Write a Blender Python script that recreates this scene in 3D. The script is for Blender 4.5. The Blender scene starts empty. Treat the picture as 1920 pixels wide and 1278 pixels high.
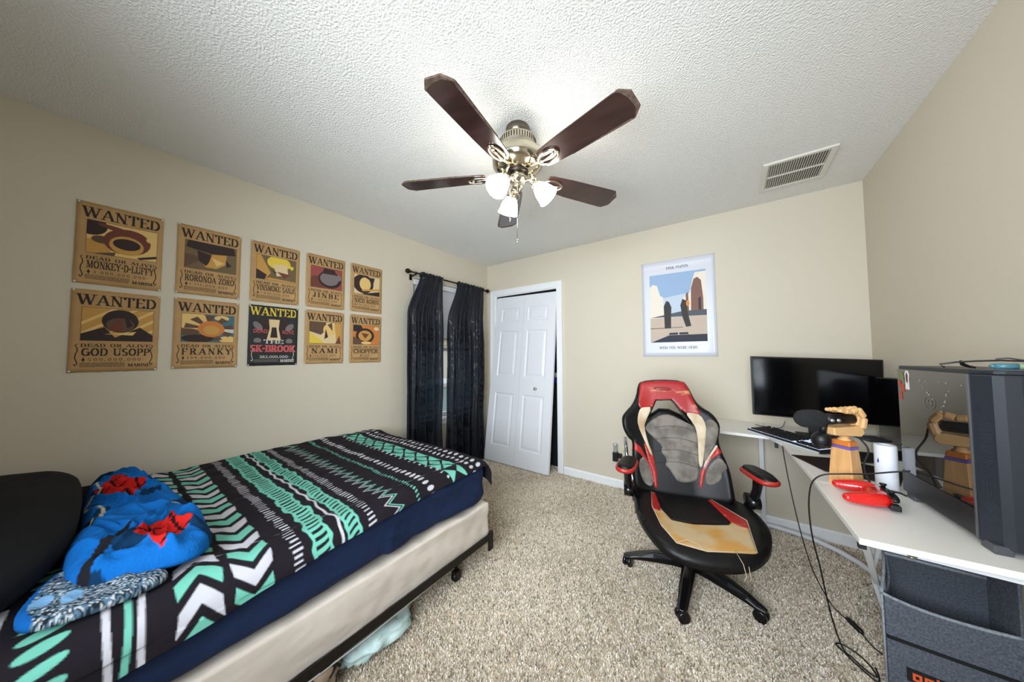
import bpy, bmesh, math, random
import numpy as np
from mathutils import Vector, Matrix, noise as mnoise
random.seed(7); rng = np.random.default_rng(7)
PI = math.pi
# ---------------------------------------------------------------- camera, world, light, exposure
SC = bpy.context.scene
COL = SC.collection
W, H = 3.3174, 2.44            # room width, ceiling height ; back wall at y=0, left wall at x=0
REAR = -3.62
cam_d = bpy.data.cameras.new('camera'); cam = bpy.data.objects.new('camera', cam_d); COL.objects.link(cam)
def cam_axes(yaw, pitch, roll):
    cy, sy = math.cos(yaw), math.sin(yaw)
    f = Vector((sy*math.cos(pitch), cy*math.cos(pitch), math.sin(pitch)))
    r = Vector((cy, -sy, 0)); u = r.cross(f)
    c, s = math.cos(roll), math.sin(roll)
    return c*r+s*u, -s*r+c*u, f
_r, _u, _f = cam_axes(-0.63028, 0.04410, -0.00340)
cam.matrix_world = Matrix.Translation((2.57117, -2.97178, 1.2855)) @ Matrix((_r, _u, -_f)).transposed().to_4x4()
cam_d.sensor_width = 36; cam_d.lens = 561.854*36/1920; cam_d.clip_start = 0.02
SC.camera = cam
world = bpy.data.worlds.new('world'); SC.world = world; world.use_nodes = True
wn = world.node_tree.nodes; wn['Background'].inputs[0].default_value = (0.86, 0.93, 1.0, 1); wn['Background'].inputs[1].default_value = 1.35
def area(name, loc, rot, sx, sy, power, color):
    d = bpy.data.lights.new(name, 'AREA'); d.shape = 'RECTANGLE'; d.size = sx; d.size_y = sy; d.energy = power; d.color = color
    o = bpy.data.objects.new(name, d); COL.objects.link(o); o.location = loc; o.rotation_euler = rot
    return o
# added cool fill lamp in the invented rear window; sky light enters the curtained window
rear_fill = area('rear_fill_light', (2.2, REAR+0.05, 1.45), (math.radians(88), 0, math.radians(10)), 1.5, 1.3, 50, (0.82, 0.91, 1.0)); rear_fill.data.spread = math.radians(118)
BULB = 29.0
SC.view_settings.view_transform = 'Standard'; SC.view_settings.look = 'None'; SC.view_settings.gamma = 1
SC.view_settings.use_curve_mapping = False
SC.view_settings.exposure = 0.06
SC.cycles.max_bounces = 8; SC.cycles.diffuse_bounces = 4; SC.cycles.use_denoising = True

# ---------------------------------------------------------------- helpers
def lin(c):
    return tuple(((x/255)/12.92 if x/255 <= .04045 else ((x/255+.055)/1.055)**2.4) for x in c)
MATS = {}
def mat(name, rgb=None, rough=.6, metal=0., spec=.5, coat=0., emit=None, es=0., bump=None, attr=False, mott=None, alpha=1., trans=0., sheen=0., ior=1.5, fn=None):
    if name in MATS: return MATS[name]
    m = bpy.data.materials.new(name); m.use_nodes = True; nt = m.node_tree; b = nt.nodes['Principled BSDF']
    c = lin(rgb) if rgb else (.5, .5, .5)
    b.inputs['Base Color'].default_value = (*c, 1); b.inputs['Roughness'].default_value = rough
    b.inputs['Metallic'].default_value = metal; b.inputs['Specular IOR Level'].default_value = spec
    b.inputs['Coat Weight'].default_value = coat; b.inputs['Coat Roughness'].default_value = .12
    b.inputs['IOR'].default_value = ior; b.inputs['Sheen Weight'].default_value = sheen; b.inputs['Transmission Weight'].default_value = trans
    b.inputs['Alpha'].default_value = alpha
    if emit: b.inputs['Emission Color'].default_value = (*lin(emit), 1); b.inputs['Emission Strength'].default_value = es
    tc = nt.nodes.new('ShaderNodeTexCoord')
    src = None
    if attr:
        a = nt.nodes.new('ShaderNodeAttribute'); a.attribute_name = 'Col'; src = a.outputs['Color']
        nt.links.new(src, b.inputs['Base Color'])
    if mott:      # (scale, strength, detail[, stretch]) : surface mottling of the colour itself (wear, weave, grain)
        n = nt.nodes.new('ShaderNodeTexNoise'); n.inputs['Scale'].default_value = mott[0]; n.inputs['Detail'].default_value = mott[2]
        if len(mott) > 3:
            mp = nt.nodes.new('ShaderNodeMapping'); mp.inputs['Scale'].default_value = mott[3]
            nt.links.new(tc.outputs['Object'], mp.inputs[0]); nt.links.new(mp.outputs[0], n.inputs['Vector'])
        else: nt.links.new(tc.outputs['Object'], n.inputs['Vector'])
        mr = nt.nodes.new('ShaderNodeMapRange'); mr.inputs[1].default_value = .3; mr.inputs[2].default_value = .7
        mr.inputs[3].default_value = 1-mott[1]; mr.inputs[4].default_value = 1+mott[1]
        nt.links.new(n.outputs['Fac'], mr.inputs[0])
        v = nt.nodes.new('ShaderNodeVectorMath'); v.operation = 'SCALE'
        if src: nt.links.new(src, v.inputs[0])
        else: v.inputs[0].default_value = c
        nt.links.new(mr.outputs[0], v.inputs['Scale']); nt.links.new(v.outputs[0], b.inputs['Base Color'])
    if bump:      # (scale, strength, distance[, kind[, stretch]])
        kind = bump[3] if len(bump) > 3 else 'noise'
        if kind == 'noise':
            n = nt.nodes.new('ShaderNodeTexNoise'); n.inputs['Detail'].default_value = 3; out = n.outputs['Fac']
        elif kind == 'voronoi':
            n = nt.nodes.new('ShaderNodeTexVoronoi'); n.feature = 'SMOOTH_F1'; out = n.outputs['Distance']
        else:
            n = nt.nodes.new('ShaderNodeTexWave'); n.inputs['Distortion'].default_value = 2; out = n.outputs['Fac']
        n.inputs['Scale'].default_value = bump[0]
        if len(bump) > 4:
            mp = nt.nodes.new('ShaderNodeMapping'); mp.inputs['Scale'].default_value = bump[4]
            nt.links.new(tc.outputs['Object'], mp.inputs[0]); nt.links.new(mp.outputs[0], n.inputs['Vector'])
        else: nt.links.new(tc.outputs['Object'], n.inputs['Vector'])
        bp = nt.nodes.new('ShaderNodeBump'); bp.inputs['Strength'].default_value = bump[1]; bp.inputs['Distance'].default_value = bump[2]
        nt.links.new(out, bp.inputs['Height']); nt.links.new(bp.outputs[0], b.inputs['Normal'])
    if fn: fn(nt, b, tc)
    MATS[name] = m; return m

class M:
    """mesh collector"""
    def __init__(s): s.v = []; s.f = []; s.m = []; s.sm = []
    def add(s, vs, fs, mi=0, smooth=False):
        o = len(s.v); s.v += [tuple(v) for v in vs]
        for f in fs: s.f.append(tuple(i+o for i in f)); s.m.append(mi); s.sm.append(smooth)
        return s
    def box(s, a, b, mi=0, mt=None):
        (x0, y0, z0), (x1, y1, z1) = a, b
        v = [(x0,y0,z0),(x1,y0,z0),(x1,y1,z0),(x0,y1,z0),(x0,y0,z1),(x1,y0,z1),(x1,y1,z1),(x0,y1,z1)]
        if mt is not None: v = [tuple(mt @ Vector(p)) for p in v]
        return s.add(v, [(0,3,2,1),(4,5,6,7),(0,1,5,4),(1,2,6,5),(2,3,7,6),(3,0,4,7)], mi)
    def bar(s, p, q, w, h, mi=0, up=(0,0,1)):
        p, q = Vector(p), Vector(q); d = (q-p).normalized(); up = Vector(up)
        if abs(d.dot(up)) > .99: up = Vector((0,1,0))
        x = d.cross(up).normalized(); z = x.cross(d); v = []
        for c in (p, q):
            for a, b in ((-1,-1),(1,-1),(1,1),(-1,1)): v.append(c+x*a*w/2+z*b*h/2)
        return s.add(v, [(0,1,2,3),(7,6,5,4),(0,4,5,1),(1,5,6,2),(2,6,7,3),(3,7,4,0)], mi)
    def tube(s, pts, r, mi=0, n=8, caps=True, smooth=True):
        pts = [Vector(p) for p in pts]; rs = r if isinstance(r, (list, tuple)) else [r]*len(pts)
        rings = []; prev = None; o = len(s.v); V = []
        for i, p in enumerate(pts):
            d = (pts[min(i+1, len(pts)-1)]-pts[max(i-1, 0)])
            if d.length < 1e-9: d = Vector((0,0,1))
            d.normalize()
            if prev is None:
                a = Vector((0,0,1)) if abs(d.z) < .9 else Vector((1,0,0)); x = d.cross(a).normalized()
            else: x = (prev-d*prev.dot(d)).normalized()
            prev = x; y = d.cross(x)
            for k in range(n):
                t = 2*PI*k/n; V.append(p+(x*math.cos(t)+y*math.sin(t))*rs[i])
        F = []
        for i in range(len(pts)-1):
            for k in range(n): a = i*n+k; b = i*n+(k+1) % n; F.append((a, b, b+n, a+n))
        if caps: F.append(tuple(range(n-1, -1, -1))); F.append(tuple((len(pts)-1)*n+k for k in range(n)))
        return s.add(V, F, mi, smooth)
    def lathe(s, prof, mi=0, n=24, mt=None, smooth=True, arc=2*PI):
        V = []
        for r, z in prof:
            for k in range(n):
                t = arc*k/n; p = Vector((r*math.cos(t), r*math.sin(t), z)); V.append(mt @ p if mt is not None else p)
        F = []
        for i in range(len(prof)-1):
            for k in range(n): a = i*n+k; b = i*n+(k+1) % n; F.append((a, b, b+n, a+n))
        if prof[0][0] > 1e-4: F.append(tuple(range(n-1, -1, -1)))
        if prof[-1][0] > 1e-4: F.append(tuple((len(prof)-1)*n+k for k in range(n)))
        return s.add(V, F, mi, smooth)
    def ellipsoid(s, c, rad, mi=0, n=16, mt=None, p=1.0):
        V = []; F = []; c = Vector(c)
        for i in range(n+1):
            a = PI*i/n
            for k in range(2*n):
                t = PI*k/n
                q = [math.sin(a)*math.cos(t), math.sin(a)*math.sin(t), math.cos(a)]
                q = Vector([math.copysign(abs(w)**p, w)*rr for w, rr in zip(q, rad)])
                if mt is not None: q = mt @ q
                V.append(c+q)
        m = 2*n
        for i in range(n):
            for k in range(m): a = i*m+k; b = i*m+(k+1) % m; F.append((a, a+m, b+m, b))
        return s.add(V, F, mi, True)
    def prism(s, poly, z0, z1, mi=0, mt=None):
        n = len(poly); V = [(x, y, z0) for x, y in poly]+[(x, y, z1) for x, y in poly]
        if mt is not None: V = [tuple(mt @ Vector(p)) for p in V]
        ar = sum(poly[i][0]*poly[(i+1) % n][1]-poly[(i+1) % n][0]*poly[i][1] for i in range(n))
        F = [tuple(range(n-1, -1, -1)), tuple(range(n, 2*n))]+[(i, (i+1) % n, n+(i+1) % n, n+i) for i in range(n)]
        if ar < 0: F = [tuple(reversed(f)) for f in F]
        return s.add(V, F, mi)

def tag(o, label, cat, group=None, kind=None):
    if label: o['label'] = label
    if cat: o['category'] = cat
    if group: o['group'] = group
    if kind: o['kind'] = kind
    return o
def build(name, m, mats, parent=None, world=False, bevel=0, mods=None, colors=None, merge=False):
    """link one mesh object. parent=None: origin moved to the base of its bounding box. world=True: coordinates are world ones"""
    v = np.array([tuple(p) for p in m.v], float)
    if parent is None:
        o0 = np.array([(v[:,0].min()+v[:,0].max())/2, (v[:,1].min()+v[:,1].max())/2, v[:,2].min()])
        v = v-o0
    elif world: v = v-np.array(parent.location)
    me = bpy.data.meshes.new(name); me.from_pydata([tuple(p) for p in v], [], m.f)
    for mm in (mats if isinstance(mats, (list, tuple)) else [mats]): me.materials.append(mm)
    me.polygons.foreach_set('material_index', m.m); me.polygons.foreach_set('use_smooth', m.sm)
    if colors is not None:
        ca = me.color_attributes.new('Col', 'FLOAT_COLOR', 'POINT')
        cc = np.ones((len(v), 4)); cc[:, :3] = colors; ca.data.foreach_set('color', cc.ravel())
    me.update()
    o = bpy.data.objects.new(name, me); COL.objects.link(o)
    if parent is None: o.location = o0
    else: o.parent = parent
    if bevel:
        b = o.modifiers.new('b', 'BEVEL'); b.width = bevel; b.segments = 3; b.limit_method = 'ANGLE'; b.angle_limit = math.radians(40)
        me.polygons.foreach_set('use_smooth', [False]*len(me.polygons))
    for k, a in (mods or []):
        md = o.modifiers.new(k, k)
        for kk, vv in a.items(): setattr(md, kk, vv)
    return o
def thing(name, label, cat, loc=(0,0,0), rotz=0, group=None):
    o = bpy.data.objects.new(name, None); COL.objects.link(o); o.location = loc; o.rotation_euler = (0, 0, rotz)
    o.empty_display_size = .05
    return tag(o, label, cat, group)
def struct(o): o['kind'] = 'structure'; return o
def dup(o, parent=None, **kw):
    c = o.copy(); COL.objects.link(c)
    if parent is not None: c.parent = parent
    for k, v in kw.items(): setattr(c, k, v)
    return c

def seg_dist(px, py, poly):
    """distance to a closed polygon outline and the nearest point"""
    P = np.array(poly, float); Q = np.roll(P, -1, 0); best = np.full(px.shape, 1e9); bx = px.copy(); by = py.copy()
    for (x0, y0), (x1, y1) in zip(P, Q):
        dx, dy = x1-x0, y1-y0; L = dx*dx+dy*dy+1e-12
        t = np.clip(((px-x0)*dx+(py-y0)*dy)/L, 0, 1); qx = x0+t*dx; qy = y0+t*dy; d = np.hypot(px-qx, py-qy)
        k = d < best; best[k] = d[k]; bx[k] = qx[k]; by[k] = qy[k]
    return best, bx, by
def inside(px, py, poly):
    r = np.zeros(px.shape, bool); n = len(poly)
    for i in range(n):
        x0, y0 = poly[i]; x1, y1 = poly[(i+1) % n]
        c = ((y0 > py) != (y1 > py)); xx = (x1-x0)*(py-y0)/((y1-y0) if y1 != y0 else 1e-12)+x0
        r ^= c & (px < xx)
    return r
def smooth_poly(poly, it=2):
    P = [tuple(p) for p in poly]
    for _ in range(it):
        Q = []
        for i in range(len(P)):
            a, b = np.array(P[i]), np.array(P[(i+1) % len(P)]); Q += [tuple(a*.75+b*.25), tuple(a*.25+b*.75)]
        P = Q
    return P
def panel(poly, step, puff, rad, thick, fmap, holes=(), extra=None, back=True):
    """padded sheet cut to an outline: grid in (u,v), height puff rounded over rad at the outline, mapped by fmap(u,v,h)"""
    P = np.array(poly); x0, y0 = P.min(0)-step; x1, y1 = P.max(0)+step
    nx, ny = int((x1-x0)/step)+2, int((y1-y0)/step)+2
    gx, gy = np.meshgrid(x0+np.arange(nx)*step, y0+np.arange(ny)*step, indexing='ij')
    cx, cy = gx[:-1,:-1]+step/2, gy[:-1,:-1]+step/2
    ins = inside(cx, cy, poly)
    for h in holes: ins &= ~inside(cx, cy, h)
    used = np.zeros((nx, ny), bool); cnt = np.zeros((nx, ny), int)
    for a in (0, 1):
        for b in (0, 1): used[a:nx-1+a, b:ny-1+b] |= ins; cnt[a:nx-1+a, b:ny-1+b] += ins
    bd = used & (cnt < 4)
    D, bx, by = seg_dist(gx, gy, poly)
    for h in holes:
        d2, x2, y2 = seg_dist(gx, gy, h); k = d2 < D; D[k] = d2[k]; bx[k] = x2[k]; by[k] = y2[k]
    U = np.where(bd, bx, gx); V = np.where(bd, by, gy); D = np.where(bd, 0, D)
    t = np.clip(D/rad, 0, 1); Hh = puff*np.sqrt(np.clip(1-(1-t)**2, 0, 1))
    if extra is not None: Hh = Hh+extra(U, V, D)
    idx = -np.ones((nx, ny), int); idx[used] = np.arange(used.sum())
    m = M(); uu, vv, hh = U[used], V[used], Hh[used]
    top = [fmap(a, b, c) for a, b, c in zip(uu, vv, hh)]
    n = len(top); F = []
    I, J = np.nonzero(ins)
    quads = [(idx[i, j], idx[i+1, j], idx[i+1, j+1], idx[i, j+1]) for i, j in zip(I, J)]
    F += quads
    vs = list(top)
    if back:
        vs += [fmap(a, b, -thick) for a, b in zip(uu, vv)]
        F += [tuple(n+k for k in reversed(q)) for q in quads]
        ed = {}
        for q in quads:
            for k in range(4):
                e = (q[k], q[(k+1) % 4])
                ed[e] = 1
        for (a, b) in ed:
            if (b, a) not in ed: F.append((b, a, n+a, n+b))
    m.add(vs, F, 0, True); m.uv = np.stack([uu, vv], 1); m.nt = n
    return m
def vnoise(x, y, z=0., s=1.): return mnoise.noise(Vector((x*s, y*s, z*s)))

# ---------------------------------------------------------------- lettering (rectangle-pen serif letters)
def arc(cx, cy, rx, ry, a0, a1, n=12): return [(cx+rx*math.cos(math.radians(a0+(a1-a0)*i/n)), cy+ry*math.sin(math.radians(a0+(a1-a0)*i/n))) for i in range(n+1)]
G = {
'A': (.78, [[(.08,0),(.38,1)],[(.40,1),(.70,0)],[(.18,.32),(.6,.32)]]), 'B': (.7, [[(.15,0),(.15,1)],[(.15,1),(.35,1)]+arc(.35,.76,.22,.24,90,-90)+[(.15,.52)],[(.35,.52)]+arc(.37,.26,.25,.26,90,-90)+[(.15,0)]]),
'C': (.72, [arc(.4,.5,.3,.5,50,310,20),[(.62,.7),(.62,1)]]), 'D': (.76, [[(.15,0),(.15,1)],[(.15,1),(.32,1)]+arc(.32,.5,.34,.5,90,-90,18)+[(.15,0)]]),
'E': (.66, [[(.15,0),(.15,1)],[(.15,1),(.58,1),(.58,.82)],[(.15,.52),(.45,.52)],[(.15,0),(.6,0),(.6,.2)]]), 'F': (.62, [[(.15,0),(.15,1)],[(.15,1),(.56,1),(.56,.8)],[(.15,.5),(.43,.5)]]),
'G': (.78, [arc(.4,.5,.3,.5,50,360,22),[(.68,.48),(.68,.05)],[(.5,.48),(.76,.48)]]), 'H': (.8, [[(.15,0),(.15,1)],[(.65,0),(.65,1)],[(.15,.5),(.65,.5)]]),
'I': (.34, [[(.17,0),(.17,1)]]), 'J': (.5, [[(.33,1),(.33,.2)]+arc(.2,.18,.13,.18,0,-170,8)]), 'K': (.76, [[(.15,0),(.15,1)],[(.62,1),(.18,.42)],[(.3,.56),(.66,0)]]),
'L': (.62, [[(.15,0),(.15,1)],[(.15,0),(.58,0),(.58,.22)]]), 'M': (.92, [[(.15,0),(.15,1)],[(.17,1),(.46,.06)],[(.46,.06),(.76,1)],[(.77,0),(.77,1)]]),
'N': (.8, [[(.14,0),(.14,1)],[(.14,1),(.66,0)],[(.66,0),(.66,1)]]), 'O': (.8, [arc(.4,.5,.3,.5,0,360,28)]), 'P': (.66, [[(.15,0),(.15,1)],[(.15,1),(.34,1)]+arc(.34,.73,.24,.27,90,-90)+[(.15,.46)]]),
'R': (.74, [[(.15,0),(.15,1)],[(.15,1),(.34,1)]+arc(.34,.75,.23,.25,90,-90)+[(.15,.5)],[(.36,.5),(.64,0)]]), 'S': (.62, [arc(.31,.75,.2,.25,40,270,14)+arc(.31,.25,.22,.25,90,-140,14)]),
'T': (.7, [[(.35,0),(.35,1)],[(.06,.8),(.06,1),(.64,1),(.64,.8)]]), 'U': (.78, [[(.15,1),(.15,.3)]+arc(.39,.3,.24,.3,180,360,14)+[(.63,1)]]), 'V': (.76, [[(.08,1),(.38,0)],[(.38,0),(.68,1)]]),
'W': (1.1, [[(.08,1),(.33,0)],[(.33,0),(.55,.9)],[(.52,1),(.78,0)],[(.78,0),(1.02,1)]]), 'X': (.74, [[(.1,1),(.64,0)],[(.64,1),(.1,0)]]), 'Y': (.74, [[(.08,1),(.37,.48)],[(.66,1),(.37,.48)],[(.37,.5),(.37,0)]]),
'Z': (.66, [[(.1,.85),(.1,1),(.56,1),(.1,0),(.58,0),(.58,.18)]]),
'0': (.66, [arc(.33,.5,.22,.5,0,360,22)]), '1': (.4, [[(.2,0),(.2,1)],[(.2,1),(.08,.85)]]), '2': (.6, [arc(.3,.74,.2,.26,160,-30,12)+[(.08,0),(.52,0)]]), '3': (.6, [arc(.28,.76,.18,.24,150,-90,12)+arc(.28,.26,.22,.26,90,-150,12)]),
'4': (.62, [[(.42,0),(.42,1),(.06,.3),(.56,.3)]]), '5': (.6, [[(.5,1),(.15,1),(.13,.58)]+arc(.28,.3,.22,.3,110,-150,12)]), '6': (.62, [arc(.31,.3,.21,.3,0,360,18),[(.1,.35),(.2,.8),(.45,1)]]),
'8': (.62, [arc(.31,.76,.18,.24,0,360,16),arc(.31,.26,.22,.26,0,360,16)]), '9': (.62, [arc(.31,.7,.21,.3,0,360,18),[(.52,.65),(.42,.2),(.17,0)]]),
',': (.26, [[(.13,.08),(.08,-.15)]]), '-': (.4, [[(.06,.45),(.34,.45)]]), '.': (.26, [[(.13,.02),(.13,.07)]]), '*': (.34, [arc(.17,.5,.05,.07,0,360,8)]), ' ': (.4, []),
}
SER = set('ABDEFHIKLMNPRTVWXYU')
def hull(pts):
    pts = sorted(set((round(x, 7), round(y, 7)) for x, y in pts))
    def half(ps):
        h = []
        for q in ps:
            while len(h) > 1 and (h[-1][0]-h[-2][0])*(q[1]-h[-2][1])-(h[-1][1]-h[-2][1])*(q[0]-h[-2][0]) <= 0: h.pop()
            h.append(q)
        return h
    a = half(pts); b = half(pts[::-1]); return a[:-1]+b[:-1]
def text_polys(s, w=.17, t=.05, serif=True, track=0.):
    polys = []; x = 0
    for ch in s:
        adv, strokes = G[ch]
        for st in strokes:
            for (ax, ay), (bx, by) in zip(st[:-1], st[1:]):
                pw = w
                if ch in 'AVWMNXYK' and ((bx > ax) == (by > ay)) and ax != bx and ch != 'N': pw = w*.42
                if ch in 'NM' and ax == bx and (ch == 'N' or ax < .3): pw = w*.45
                if ch == 'U' and ax > .5 and ax == bx: pw = w*.45
                P = [(x+qx+sx*pw/2, qy+sy*t/2) for qx, qy in ((ax, ay), (bx, by)) for sx in (-1, 1) for sy in (-1, 1)]
                polys.append(hull(P))
            if serif and ch in SER and len(st) >= 2:
                for (ex, ey), (ox, oy) in ((st[0], st[1]), (st[-1], st[-2])):
                    if (abs(ey) < .01 or abs(ey-1) < .01) and abs(ey-oy) > abs(ex-ox)*.8 and abs(ey-oy) > .25:
                        if ch in 'VW' and ey < .5: continue
                        if ch == 'A' and ey > .5: continue
                        hw = w*.95; polys.append([(x+ex-hw, ey-t/2), (x+ex+hw, ey-t/2), (x+ex+hw, ey+t/2), (x+ex-hw, ey+t/2)])
        x += adv+track
    return polys, x-track
def put_text(m, s, x0, y0, x1, y1, place, mi=0, depth=0.0006, **kw):
    """fit the string in the rectangle; place(u, v, h) maps to 3D"""
    polys, w = text_polys(s, **kw); sx = (x1-x0)/w; sy = (y1-y0)
    for k, P in enumerate(polys):
        m.add([place(x0+a*sx, y0+b*sy, depth+(k % 5)*2e-5) for a, b in P], [tuple(range(len(P)))], mi)

def wcol(name, rgb, **k): return mat(name, rgb, **k)

# ---------------------------------------------------------------- the room
wallm = mat('wall_paint', (211, 202, 184), rough=.85, spec=.25, bump=(220, .12, .002))
ceilm = mat('popcorn_ceiling', (241, 240, 236), rough=.95, spec=.1, bump=(125, .85, .010))
trimm = mat('white_trim_paint', (240, 241, 242), rough=.4)
carpm = mat('carpet_backing', (214, 202, 182), rough=1, spec=0, mott=(26, .35, 4))
WY0, WY1, WZ0, WZ1 = -1.135, -0.20, 0.60, 2.06          # window in the left wall
m = M()
m.box((-.12, REAR-.12, -.05), (0, WY0, H)); m.box((-.12, WY1, -.05), (0, 0, H)); m.box((-.12, WY0, -.05), (0, WY1, WZ0)); m.box((-.12, WY0, WZ1), (0, WY1, H))
struct(build('wall_left', m, wallm))
DX0, DX1, DZ = .14, 1.027, 2.03                          # closet opening in the back wall
m = M(); m.box((-.12, 0, -.05), (DX0, .11, H)); m.box((DX1, 0, -.05), (W+.12, .11, H)); m.box((DX0, 0, DZ), (DX1, .11, H))
struct(build('wall_back', m, wallm))
m = M(); m.box((W, REAR-.12, -.05), (W+.12, 0, H)); struct(build('wall_right', m, wallm))
m = M(); RX0, RX1, RZ0, RZ1 = 1.4, 3.0, .75, 2.12  # opening cut for the added rear window
m.box((0, REAR-.12, -.05), (RX0, REAR, H)); m.box((RX1, REAR-.12, -.05), (W, REAR, H)); m.box((RX0, REAR-.12, -.05), (RX1, REAR, RZ0)); m.box((RX0, REAR-.12, RZ1), (RX1, REAR, H))
struct(build('wall_rear', m, wallm))
m = M(); m.box((-.12, REAR-.12, H), (W+.12, .11, H+.08)); struct(build('ceiling', m, ceilm))
m = M(); m.box((-.12, REAR-.12, -.06), (W+.12, .85, 0)); struct(build('floor', m, carpm))
# closet behind the folding door
m = M(); m.box((-.12, .80, 0), (1.3, .85, H)); m.box((-.17, .11, 0), (-.12, .85, H)); m.box((1.3, .11, 0), (1.35, .85, H)); m.box((-.12, .11, H-.02), (1.3, .85, H+.05))
struct(build('wall_closet', m, wallm))
def bb(name, x0, y0, x1, y1):
    m = M()
    ax = abs(x1-x0) > abs(y1-y0); t = .012; z = .082
    a = (min(x0, x1), min(y0, y1)); b = (max(x0, x1), max(y0, y1))
    m.box((a[0], a[1], 0), (b[0], b[1], z-.012))
    if ax: m.prism([(0, 0), (t, 0), (t*.35, .012), (0, .012)], a[0], b[0], 0, Matrix(((0,0,1,0),(-1,0,0,b[1]),(0,1,0,z-.012),(0,0,0,1))))
    else:
        s = 1 if x0 < W/2 else -1
        m.prism([(0, 0), (t, 0), (t*.35, .012), (0, .012)], a[1], b[1], 0, Matrix(((s,0,0,a[0] if s > 0 else b[0]),(0,0,1,0),(0,1,0,z-.012),(0,0,0,1))))
    return struct(build(name, m, trimm))
bb('baseboard_back', 1.095, -.012, W, 0); bb('baseboard_right', W-.012, REAR, W, -.012); bb('baseboard_left', 0, REAR, .012, 0)
# door casing
m = M(); cw = .065
for a, b in (((DX0-cw, -.016, 0), (DX0, 0, DZ)), ((DX1, -.016, 0), (DX1+cw, 0, DZ)), ((DX0-cw, -.016, DZ), (DX1+cw, 0, DZ+cw))): m.box(a, b)
for a, b in (((DX0-cw, -.022, 0), (DX0-cw+.016, -.016, DZ+cw-.016)), ((DX1+cw-.016, -.022, 0), (DX1+cw, -.016, DZ+cw-.016)), ((DX0-cw, -.022, DZ+cw-.016), (DX1+cw, -.016, DZ+cw))): m.box(a, b)
m.box((DX0-.0, .001, 0), (DX0+.012, .11, DZ-.012)); m.box((DX1-.012, .001, 0), (DX1, .11, DZ-.012)); m.box((DX0, .001, DZ-.012), (DX1, .11, DZ))
struct(build('trim_1', m, trimm))
m = M(); m.box((DX0+.012, .03, DZ-.035), (DX1-.012, .06, DZ-.012)); struct(build('trim_2', m, mat('dark_track', (30, 28, 26), rough=.4, metal=.6)))
# folding closet door, bottom swung out into the room
doorm = mat('door_paint', (232, 234, 238), rough=.38)
DC = [Vector((.104, -.180, .02)), Vector((.994, -.176, .02)), Vector((1.012, .022, 1.99)), Vector((.162, .03, 2.005))]
def dmap(u, v, h):
    a = DC[0].lerp(DC[1], u); b = DC[3].lerp(DC[2], u); p = a.lerp(b, v)
    n = (DC[1]-DC[0]).cross(DC[3]-DC[0]).normalized()   # points into the room
    return p + n*h
door = thing('door_1', None, None, (.55, -.18, .02)); struct(door)
rows = [(.055, .385), (.415, .76), (.80, .925)]
rows = [(.095, .405), (.505, .785), (.84, .925)]
def leaf(u0, u1, p0, p1):
    m = M(); us = [u0, p0, p1, u1]; vs = [0]
    for a, b in rows: vs += [a, b]
    vs.append(1)
    for i in range(3):
        for j in range(len(vs)-1):
            a, b, c, d = us[i], us[i+1], vs[j], vs[j+1]
            if i == 1 and j % 2 == 1:
                R = []
                for k, (iu, h) in enumerate([(0, 0), (.014, -.009), (.022, -.009), (.05, -.001)]):
                    iv = iu*.45
                    R.append([dmap(a+iu, c+iv, h), dmap(b-iu, c+iv, h), dmap(b-iu, d-iv, h), dmap(a+iu, d-iv, h)])
                o = sum(R, [])
                F = [(4*k+q, 4*k+(q+1) % 4, 4*k+4+(q+1) % 4, 4*k+4+q) for k in range(3) for q in range(4)]+[(12, 13, 14, 15)]
                m.add(o, F)
            else: m.add([dmap(a, c, 0), dmap(b, c, 0), dmap(b, d, 0), dmap(a, d, 0)], [(0, 1, 2, 3)])
    t = -.03
    B = [(u0, 0), (u1, 0), (u1, 1), (u0, 1)]
    m.add([dmap(u, v, 0) for u, v in B]+[dmap(u, v, t) for u, v in B], [(7, 6, 5, 4), (0, 4, 5, 1), (1, 5, 6, 2), (2, 6, 7, 3), (3, 7, 4, 0)])
    return m
build('door_leaf', leaf(0, .4985, .10, .415), doorm, door, world=True)
build('door_leaf', leaf(.5015, 1, .565, .885), doorm, door, world=True)
kp = dmap(.765, .445, 0); n_ = (dmap(.5, .5, 1)-dmap(.5, .5, 0))
rot = n_.to_track_quat('Z', 'Y').to_matrix().to_4x4(); rot.translation = kp
m = M(); m.lathe([(.012, 0), (.012, .003), (.006, .006), (.006, .014), (.014, .018), (.017, .026), (.013, .033), (0, .035)], mt=rot)
build('knob', m, mat('brushed_nickel', (190, 185, 175), rough=.3, metal=1), door, world=True)
# window 1, its sill, glass
win = thing('window_1', None, None, (-.06, (WY0+WY1)/2, WZ0)); struct(win)
m = M(); fx0, fx1 = -.09, -.05
for a, b in (((fx0, WY0, WZ0), (fx1, WY0+.035, WZ1)), ((fx0, WY1-.035, WZ0), (fx1, WY1, WZ1)), ((fx0, WY0+.035, WZ0), (fx1, WY1-.035, WZ0+.04)), ((fx0, WY0+.035, WZ1-.04), (fx1, WY1-.035, WZ1)), ((fx0-.005, WY0+.035, 1.325), (fx1+.008, WY1-.035, 1.36))): m.box(a, b)
build('window_frame', m, trimm, win, world=True, bevel=.003)
def glassfn(nt, b, tc):
    out = nt.nodes['Material Output']; tr = nt.nodes.new('ShaderNodeBsdfTransparent'); gl = nt.nodes.new('ShaderNodeBsdfGlossy'); gl.inputs['Roughness'].default_value = .01
    mx = nt.nodes.new('ShaderNodeMixShader'); mx.inputs[0].default_value = .06
    nt.links.new(tr.outputs[0], mx.inputs[1]); nt.links.new(gl.outputs[0], mx.inputs[2]); nt.links.new(mx.outputs[0], out.inputs[0])
glass = mat('window_glass', (255, 255, 255), fn=glassfn)
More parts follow.
